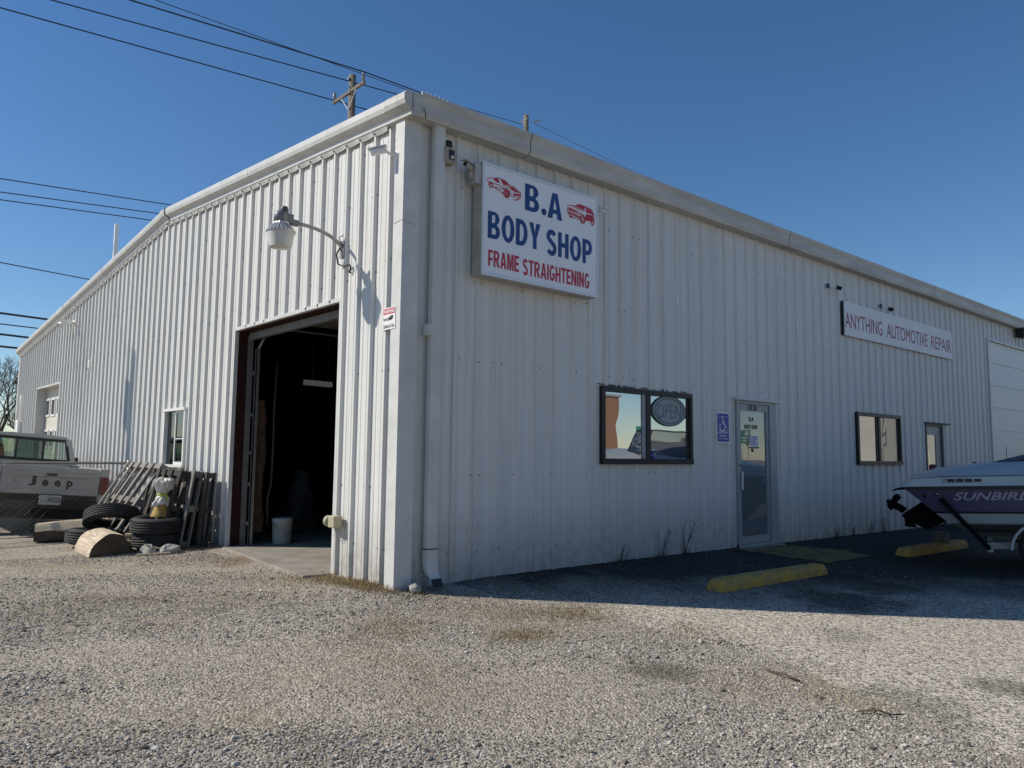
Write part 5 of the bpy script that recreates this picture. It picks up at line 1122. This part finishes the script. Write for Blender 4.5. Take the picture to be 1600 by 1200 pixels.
# trailer
TT = thing('boat_trailer', 'boat trailer with white curved fender under the motorboat', 'trailer', (8.72, -1.48, -.13), (0, 0, HD))
for s in (-1, 1):
    b = MB(); b.bar((.98, s*.72, .31), (3.6, s*.72, .46), .07, .09); b.bar((3.6, s*.72, .46), (5.6, 0, .50), .08, .10); b.build('frame_rail', 'galv', TT, False)
    b = MB(); b.bar((.85, s*.42, .44), (3.0, s*.42, .56), .10, .06); b.build('bunk', 'canvas', TT, False)
    b = MB(); P = []
    for k in range(13): a = math.pi*k/12; P.append((1.66+.40*math.cos(a), .30+.40*math.sin(a)*1.02))
    Q = [(1.66+(p[0]-1.66)*.93, .30+(p[1]-.30)*.93) for p in reversed(P)]
    for k in range(12): b.prism([P[k], P[k+1], Q[11-k], Q[12-k]], (0, s*.98-.12, 0), (1, 0, 0), (0, 0, 1), (0, .24, 0))
    b.build('fender', 'gelcoat', TT, False)
    b = MB(); b.lathe([(.17, -.09), (.27, -.095), (.305, -.07), (.31, 0), (.305, .07), (.27, .095), (.17, .09)], (1.66, s*.97, .31), 30, 'y'); w_ = b.build('wheel', 'blackrub', TT, False)
    b = MB(); b.lathe([(.0, -.04), (.10, -.05), (.15, -.03), (.175, -.085), (.18, -.085), (.18, .085), (0, .085)] if s < 0 else [(0, -.085), (.18, -.085), (.18, .085), (.15, .03), (0, .05)], (1.66, s*.97, .31), 24, 'y'); b.build('rim', 'wheelsilver', w_, False)
    b = MB(); b.bar((1.02, s*.80, .26), (.45, s*1.10, .96), .06, .09, up=(0, 1, 0)); b.build('guide_post', 'drive', TT, False)
b = MB(); b.bar((1.02, -.85, .27), (1.02, .85, .27), .08, .08); b.bar((1.66, -.9, .31), (1.66, .9, .31), .06, .06); b.build('cross_member', 'galv', TT, False)
b = MB(); b.bar((5.4, 0, .52), (6.6, 0, .48), .08, .10); b.tube([(5.7, 0, .5), (5.7, 0, .0)], .03, 8); b.build('tongue', 'galv', TT, False)
# red item beyond the boat's deck
t = thing('fuel_can', 'red fuel can partly hidden behind the boat deck', 'can', (14.9, -.35, -.08))
b = MB(); b.box((14.75, -.45, -.05), (15.15, -.2, 1.20)); 
b = MB(); b.prism([(0, 0), (.36, 0), (.36, .30), (.26, .42), (0, .42)], (14.72, -.42, .86), (1, 0, 0), (0, 0, 1), (0, .22, 0)); b.build('can_body', mat('can_red', (.30, .02, .02), .5), t, bevel=.03)
b = MB(); b.tube([(15.0, -.31, 1.24), (15.14, -.31, 1.34)], .025, 8); b.build('spout', 'black', t)
b = MB(); b.box((14.6, -.55, -.1), (15.25, -.12, .85)); tag(b.build('work_stand', 'wooddark', None), 'dark wooden stand carrying the red can by the wall', 'stand')

# ================================================================== utility poles and power lines
def pole(label, x, y, ztop, r, arm=True):
    t = thing('utility_pole', label, 'utility pole', (x, y, -.3), group='wooden utility poles behind the building')
    MB().tube([(x, y, -.3), (x, y, ztop)], [r*1.35, r], 12).build('shaft', 'pole', t)
    return t
P1 = pole('utility pole with slanting crossarm behind the gable roof', 11.82, 22.37, 17.82, .155)
b = MB(); b.bar((11.66, 21.05, 16.98), (11.66, 23.75, 16.98), .10, .13); b.build('crossarm', 'pole', P1)
for y in (21.15, 23.65): b = MB(); b.tube([(11.66, y, 17.04), (11.66, y, 17.25), (11.66, y, 17.42)], [.05, .085, .06], 10); b.build('insulator', 'insul', P1)
b = MB(); b.tube([(11.66, 22.37, 17.60), (11.60, 22.37, 17.62)], .07, 8); b.build('insulator', 'insul', P1)
for y in (21.7, 23.0): b = MB(); b.bar((11.64, y, 16.93), (11.66, 22.37, 16.2), .03, .04); b.build('brace', 'galv', P1)
P2 = pole('second utility pole with bare top, farther right over eave', 22.12, 22.37, 19.12, .135)
b = MB(); b.tube([(22.0, 22.0, 18.85), (22.02, 22.75, 18.8)], .03, 6); b.tube([(22.30, 22.05, 18.66), (22.62, 21.85, 18.84)], .035, 6); b.build('insulator_bracket', 'insul', P2)
from mathutils import Vector as V_
_C = V_((-4.3458, -6.640, 1.4029))
def spot(u, v, d):                                  # a far point that was measured in the picture, at its distance
    return _C+(_r2*((u-783.55)/1212.9)-_u2*((v-588.04)/1212.9)+_f)*d
def line(label, a, b_, r, sag=.0, ext=(0, 0), group='power lines over the roof'):
    a = Vector(a); b_ = Vector(b_); d = b_-a; p = a-d*ext[0]; q = b_+d*ext[1]; n = 24
    pts = [p.lerp(q, i/n)-Vector((0, 0, sag*4*(i/n)*(1-i/n))) for i in range(n+1)]
    return tag(MB().tube(pts, r, 5, cap=False).build('power_line', 'wire'), label, 'power line', group)
A = spot(522, 157, 34.8); line('lowest power line running to the crossarm of the near pole', spot(0, 12, 27.3), A, .026, .0, (1.2, .16))
line('middle power line passing the near pole shaft', spot(80, 0, 27.5), spot(546, 127, 34.2), .026, .0, (1.2, .26))
line('thick upper power line ending at the crossarm tip', spot(203, 0, 28.0), spot(571, 113, 33.2), .030, .0, (1.5, 0))
line('thick power line from crossarm tip down along the eave', spot(571, 113, 33.2), spot(739, 175, 36.8), .028, .0)
line('last length of thick power line meeting the eave', spot(739, 175, 36.8), spot(905, 252, 40.3), .026, .0, (0, .3))
line('thin uppermost power line above the near pole', spot(243, 0, 28.5), spot(660, 149, 36), .016, .0, (1.5, .0))
line('thin power line between the two poles above the eave', spot(660, 149, 36), spot(815, 194, 40.9), .016, .0)
line('faint power line sloping off right from second pole', spot(829, 190, 41), spot(1030, 287, 46), .011, .02, (0, .3))
for i, (v0, u1, v1, r, lab) in enumerate([(279, 265, 320, .024, 'highest of the three close power lines left of the ridge'), (300, 258, 335, .024, 'middle of the three close power lines left of the ridge'), (312, 243, 345, .024, 'lowest of the three close power lines left of the ridge'), (410, 146, 438, .024, 'single power line halfway down the left sky'),
        (489, 82, 500, .050, 'thick top cable of the four low cables at left'), (506, 68, 514, .028, 'thin second cable of the four low cables at left'), (522, 50, 528, .050, 'thick third cable of the four low cables at left'), (541, 38, 545, .050, 'bottom cable of the four low cables at left')]):
    line(lab, spot(0, v0, 34), spot(u1, v1, 36+.02*u1), r, .0, (3, 1.2), 'power lines beyond the gable')
b = MB(); b.tube([spot(737, 180, 37), spot(738, 172, 37)], .06, 6); tag(b.build('line_damper', 'insul'), 'small grey clamp on the power line above the eave', 'clamp')

# ================================================================== bare trees
def bare_tree(label, loc, H, seed, spread=.55, depth=6, name='bare_tree', minr=.010):
    t = thing(name, label, 'tree', loc, group='leafless trees'); rr = random.Random(seed)
    tr = MB(); br = MB(); 
    def grow(p, d, L, r, lv):
        pts = [p]; q = p
        for s in range(3):
            d = (d+Vector((rr.uniform(-.18, .18), rr.uniform(-.18, .18), rr.uniform(-.02, .12)))).normalized(); q = q+d*L/3; pts.append(q)
        (tr if lv == 0 else br).tube(pts, [max(minr*.7, r*(1-.12*i)) for i in range(4)], 7 if lv < 2 else 3, cap=False)
        if lv >= depth: return
        k = 3 if lv < 3 else rr.choice((2, 3, 3))
        for i in range(k):
            a = rr.uniform(0, 2*math.pi); ax = d.orthogonal().normalized(); ax.rotate(Matrix.Rotation(a, 3, d))
            nd = (d+ax*rr.uniform(spread*.6, spread*1.5)+Vector((0, 0, .08))).normalized()
            grow(pts[-1] if i < 2 else pts[2], nd, L*rr.uniform(.62, .84), r*rr.uniform(.50, .66), lv+1)
    grow(Vector((0, 0, 0)), Vector((0, 0, 1)), H*.24, H*.022, 0)
    tr.build('trunk', 'bark', t, False); br.build('crown', 'twig', t, False); return t
o = spot(5, 700, 44); bare_tree('brown leafless tree beyond the far left end of building', (o.x, o.y, 0), 8.6, 3, .62, 7, minr=.012)
o = spot(-75, 700, 50); bare_tree('larger leafless tree at the left picture edge', (o.x, o.y, 0), 8.0, 8, .7, 6, minr=.014)
o = spot(38, 700, 58); bare_tree('leafless tree partly hidden behind the far gable corner', (o.x, o.y, 0), 7.0, 21, .7, 6, minr=.016)
MB_p = pole('utility pole in the yard, known by its shadow on gable wall', -6.65, 15.35, 10.1, .12)
MB().lathe([(.16, 0), (.16, .75), (0, .78)], (-6.35, 15.3, 8.4), 14).build('transformer', 'insul', MB_p)
# tree standing out in the yard whose shadow falls across the gable wall
bare_tree('slender leafless tree in the yard shading the gable wall', (-8.2, 16.2, 0), 9.5, 5, .45, 6)

# ================================================================== reflected surroundings across the street (seen in the front windows)
t = thing('brick_building', 'orange brick block across the street, mirrored in office window', 'building', (20, -60, 0))
BX0, BX1, BY0, BY1 = 2.0, 57.8, -62.0, -47.0
b = MB(); b.box((BX0, BY0, -.4), (BX1, BY1, 7.3)); b.build('wall', 'brick', t)
b = MB(); b.box((BX0-.15, BY0-.15, 7.3), (BX1+.15, BY1+.15, 7.55)); b.build('parapet', mat('coping', (.35, .33, .3), .8), t)
for k in range(9):
    b = MB(); x = 6+k*5.2; b.box((x, BY1, 2.0), (x+2.2, BY1+.06, 4.2)); f_ = b.build('window', 'bronze', t)
    b = MB(); b.box((x+.12, BY1+.06, 2.12), (x+2.08, BY1+.08, 4.08)); b.build('pane', mat('far_pane', (.05, .06, .07), .1), f_)
def hw_sign(label, x, y, z, w, h, rot):
    t = thing('highway_sign', label, 'sign', (x, y, 0), (0, 0, rot), 'green highway signs across the street')
    for s in (-.35, .35): MB().tube([(s*w, -.05, -.5), (s*w, -.05, z+h)], .07, 8).build('post', 'galv', t, False)
    MB().box((-w/2, 0, z), (w/2, .05, z+h)).build('panel', 'hwgreen', t, False)
    b = MB(); b.box((-.30*w, .051, z+.15*h), (.30*w, .056, z+.25*h)); b.box((-.36*w, .051, z+.36*h), (.36*w, .056, z+.45*h)); b.box((.02*w, .051, z+.58*h), (.30*w, .056, z+.90*h)); b.build('legend', 'white', t, False)
hw_sign('green highway sign with white shield, mirrored in left office pane', 81.0, -62.5, 3.3, 1.55, 2.0, R_(40))
hw_sign('tilted green highway sign, mirrored in right office pane', 92.5, -53.5, 3.2, 1.9, 1.9, R_(8))
bare_tree('leafless roadside tree mirrored beside the highway signs', (70, -45, -.4), 7.0, 31, .7, 5, minr=.02)
bare_tree('leafless roadside tree mirrored at right office pane edge', (84, -42, -.4), 8.0, 33, .7, 5, minr=.02)
# box trailer parked down the lot
t = thing('box_trailer', 'white box trailer down the lot, mirrored in the right window', 'trailer', (28, -7, gz(28, -7)))
TX0, TX1, TY0, TY1, TZ0, TZ1 = 25.5, 34.0, -8.3, -5.7, .75, 3.95
b = MB(); b.box((TX0, TY0, TZ0), (TX1, TY1, TZ1)); b.build('box_body', 'trailerwhite', t)
for k in range(9): b = MB(); x = TX0+.5+k*.93; b.box((x, TY1, TZ0+.05), (x+.04, TY1+.03, TZ1-.05)); b.build('side_rib', 'trailerwhite', t)
for y in (-8.0, -7.02, -6.06): b = MB(); b.box((TX0-.03, y, TZ0+.1), (TX0, y+.04, TZ1-.1)); b.build('door_bar', 'galv', t)
for y in (-8.1, -6.2): b = MB(); b.box((TX0-.05, y, TZ0+.02), (TX0-.001, y+.3, TZ0+.14)); b.build('rear_lamp', 'taillight', t)
for x in (27.2, 28.4, 32.6):
    for y in (-8.1, -6.1): b = MB(); b.lathe([(.2, -.12), (.42, -.12), (.46, -.08), (.46, .08), (.42, .12), (.2, .12)], (x, y+.1, gz(28, -7)+.46), 24, 'y'); b.build('wheel', 'blackrub', t)

# ================================================================== loose gravel (real stones) and dry grass
def stone_material():
    m = bpy.data.materials.new('crushed_limestone'); m.use_nodes = True; n = m.node_tree.nodes; l = m.node_tree.links; b = n['Principled BSDF']
    b.inputs['Roughness'].default_value = .9; b.inputs['Specular IOR Level'].default_value = .2
    oi = n.new('ShaderNodeObjectInfo'); r = n.new('ShaderNodeValToRGB'); e = r.color_ramp.elements
    e[0].position = 0; e[0].color = (.09, .08, .066, 1); e[1].position = 1; e[1].color = (.66, .61, .53, 1)
    for p, c in ((.25, (.23, .207, .177)), (.6, (.365, .335, .29)), (.9, (.48, .446, .392))):
        q = e.new(p); q.color = (*c, 1)
    l.new(oi.outputs['Random'], r.inputs[0]); l.new(stain(n, l, oi.outputs['Location'], r.outputs[0]), b.inputs['Base Color']); return m
M['stone'] = stone_material()
def scatter(name, pts, rots, scl, m, seeds=6, sub=1, squash=.62, rough=.45):
    me = bpy.data.meshes.new(name); me.from_pydata(pts, [], [])
    a = me.attributes.new('rot', 'FLOAT_VECTOR', 'POINT'); a.data.foreach_set('vector', np.asarray(rots, dtype=np.float32).ravel())
    a = me.attributes.new('scl', 'FLOAT', 'POINT'); a.data.foreach_set('value', np.asarray(scl, dtype=np.float32))
    me.materials.append(M[m]); o = bpy.data.objects.new(name, me); COL.objects.link(o)
    ng = bpy.data.node_groups.new(name, 'GeometryNodeTree'); ng.interface.new_socket('Geometry', in_out='INPUT', socket_type='NodeSocketGeometry'); ng.interface.new_socket('Geometry', in_out='OUTPUT', socket_type='NodeSocketGeometry')
    n = ng.nodes; l = ng.links; gi = n.new('NodeGroupInput'); go = n.new('NodeGroupOutput')
    ji = n.new('GeometryNodeGeometryToInstance')
    for k in range(seeds):
        ic = n.new('GeometryNodeMeshIcoSphere'); ic.inputs['Radius'].default_value = 1; ic.inputs['Subdivisions'].default_value = sub
        tx = n.new('ShaderNodeTexNoise'); tx.noise_dimensions = '4D'; tx.inputs['W'].default_value = k*7.3; tx.inputs['Scale'].default_value = 1.1
        vm = n.new('ShaderNodeVectorMath'); vm.operation = 'SUBTRACT'; vm.inputs[1].default_value = (.5, .5, .5); l.new(tx.outputs['Color'], vm.inputs[0])
        v2 = n.new('ShaderNodeVectorMath'); v2.operation = 'SCALE'; v2.inputs['Scale'].default_value = rough*4; l.new(vm.outputs[0], v2.inputs[0])
        sp = n.new('GeometryNodeSetPosition'); l.new(ic.outputs['Mesh'], sp.inputs['Geometry']); l.new(v2.outputs[0], sp.inputs['Offset'])
        tr = n.new('GeometryNodeTransform'); tr.inputs['Scale'].default_value = (1, .8, squash); l.new(sp.outputs[0], tr.inputs['Geometry'])
        sm = n.new('GeometryNodeSetMaterial'); sm.inputs['Material'].default_value = M[m]; l.new(tr.outputs[0], sm.inputs['Geometry'])
        sh = n.new('GeometryNodeSetShadeSmooth'); sh.inputs['Shade Smooth'].default_value = False; l.new(sm.outputs[0], sh.inputs[0])
        l.new(sh.outputs[0], ji.inputs[0])
    ip = n.new('GeometryNodeInstanceOnPoints'); ip.inputs['Pick Instance'].default_value = True; l.new(gi.outputs[0], ip.inputs['Points']); l.new(ji.outputs[0], ip.inputs['Instance'])
    ri = n.new('FunctionNodeRandomValue'); ri.data_type = 'INT'; ri.inputs['Min'].default_value = 0; ri.inputs['Max'].default_value = seeds-1
    l.new(ri.outputs['Value'], ip.inputs['Instance Index']) if ri.outputs['Value'].type == 'INT' else l.new([q for q in ri.outputs if q.type == 'INT'][0], ip.inputs['Instance Index'])
    for q in ri.inputs:
        if q.type == 'INT' and q.name == 'Max': q.default_value = seeds-1
        if q.type == 'INT' and q.name == 'Min': q.default_value = 0
    na = n.new('GeometryNodeInputNamedAttribute'); na.data_type = 'FLOAT_VECTOR'; na.inputs['Name'].default_value = 'rot'
    er = n.new('FunctionNodeEulerToRotation'); l.new(na.outputs[0], er.inputs[0]); l.new(er.outputs[0], ip.inputs['Rotation'])
    nb = n.new('GeometryNodeInputNamedAttribute'); nb.data_type = 'FLOAT'; nb.inputs['Name'].default_value = 'scl'; l.new([q for q in nb.outputs if q.enabled][0], ip.inputs['Scale'])
    l.new(ip.outputs[0], go.inputs[0])
    md = o.modifiers.new('scatter', 'NODES'); md.node_group = ng
    return o
def cloud(N, cond, smin, smax, zoff, power=2.2):
    P = []; Rr = []; Sc = []
    while len(P) < N:
        # denser towards the viewer
        d = 2.6+9.5*rng.random()**1.25; a = _yaw+(rng.random()-.5)*1.42
        x = -4.3458+d*math.sin(a); y = -6.64+d*math.cos(a)
        if x > -.06 and y > -.08: continue
        k = cond(x, y)
        if k <= 0 or rng.random() > k: continue
        s = smin+(smax-smin)*rng.random()**power
        P.append((x, y, gz(x, y)+relief(x, y)+zoff+s*.10)); Rr.append((rng.uniform(-.5, .5), rng.uniform(-.5, .5), rng.uniform(0, 6.28))); Sc.append(s)
    return P, Rr, Sc
def lot(x, y):
    e = edge_x(y)
    if -.34 < x < .1 and 1.2 < y < 4.3: return 0
    uu = .83*x-.56*y; vv = .56*x+.83*y
    cl = .50+1.15*nz(uu*.22, vv*1.15, 1.0, 2.2)+.7*nz(x, y, .6, 4.4)+.25*nz(x, y, 2.3, 5.5)
    if x < e-.1: return max(.06, min(1, cl))
    return .05+.75*math.exp(-(x-e)/.55)*max(.1, cl)
tag(scatter('loose_gravel', *cloud(130000, lot, .0034, .0122, .0, 2.4), 'stone'), 'grey crushed limestone gravel covering the open lot', 'gravel', kind='stuff')
tag(scatter('coarse_gravel', *cloud(2600, lambda x, y: max(0, lot(x, y)-.25), .011, .025, .0, 2.8), 'stone'), 'larger loose gravel stones strewn over the lot', 'gravel', kind='stuff')
tag(scatter('asphalt_grit', *cloud(20000, lambda x, y: 1.0 if x > edge_x(y)+.2 else 0, .003, .0085, .012, 3.0), 'stone'), 'fine light grit scattered on the asphalt', 'gravel', kind='stuff')
def grass(spots):
    b = MB()
    for (cx, cy, rx, ry, n, h) in spots:
        for k in range(n):
            x = cx+rng.normal()*rx; y = cy+rng.normal()*ry
            if x > -.03 and y > -.03: continue
            z = gz(x, y)+relief(x, y)+.004; a = rng.uniform(0, 6.28); L = h*rng.uniform(.5, 1.3); lay = rng.uniform(.1, .9)
            d = Vector((math.cos(a)*lay, math.sin(a)*lay, 1-lay*.85)); p = Vector((x, y, z)); w = Vector((-math.sin(a), math.cos(a), 0))*.0022
            q = p+d*L*.6; r = q+(d+Vector((math.cos(a)*.5, math.sin(a)*.5, -.75)))*L*.4
            if r.z < z: r.z = z+.004
            b.add([p-w, p+w, q+w*.8, q-w*.8, r], [(0, 1, 2, 3), (3, 2, 4)])
    return b
G = [(-.16, .75, .10, .35, 1500, .07), (-.10, .25, .08, .2, 900, .09), (-.3, 1.15, .25, .25, 700, .05), (-.6, 1.4, .35, .35, 500, .04), (.95, -1.55, .22, .18, 1100, .045), (.55, -1.3, .25, .15, 500, .04), (.1, -1.8, .22, .10, 700, .04), (-.7, -1.1, .3, .15, 350, .035), (1.45, -2.55, .18, .2, 350, .04), (-.25, 4.5, .15, .2, 500, .06), (-.8, 4.35, .25, .15, 400, .05), (.15, -.22, .12, .08, 150, .06), (1.8, -.1, 1.2, .05, 300, .05), (9, -.1, 3.5, .05, 700, .06)]
tag(grass(G).build('dry_grass', 'straw'), 'dry straw-coloured grass at building corner and lot edge', 'grass', kind='stuff')
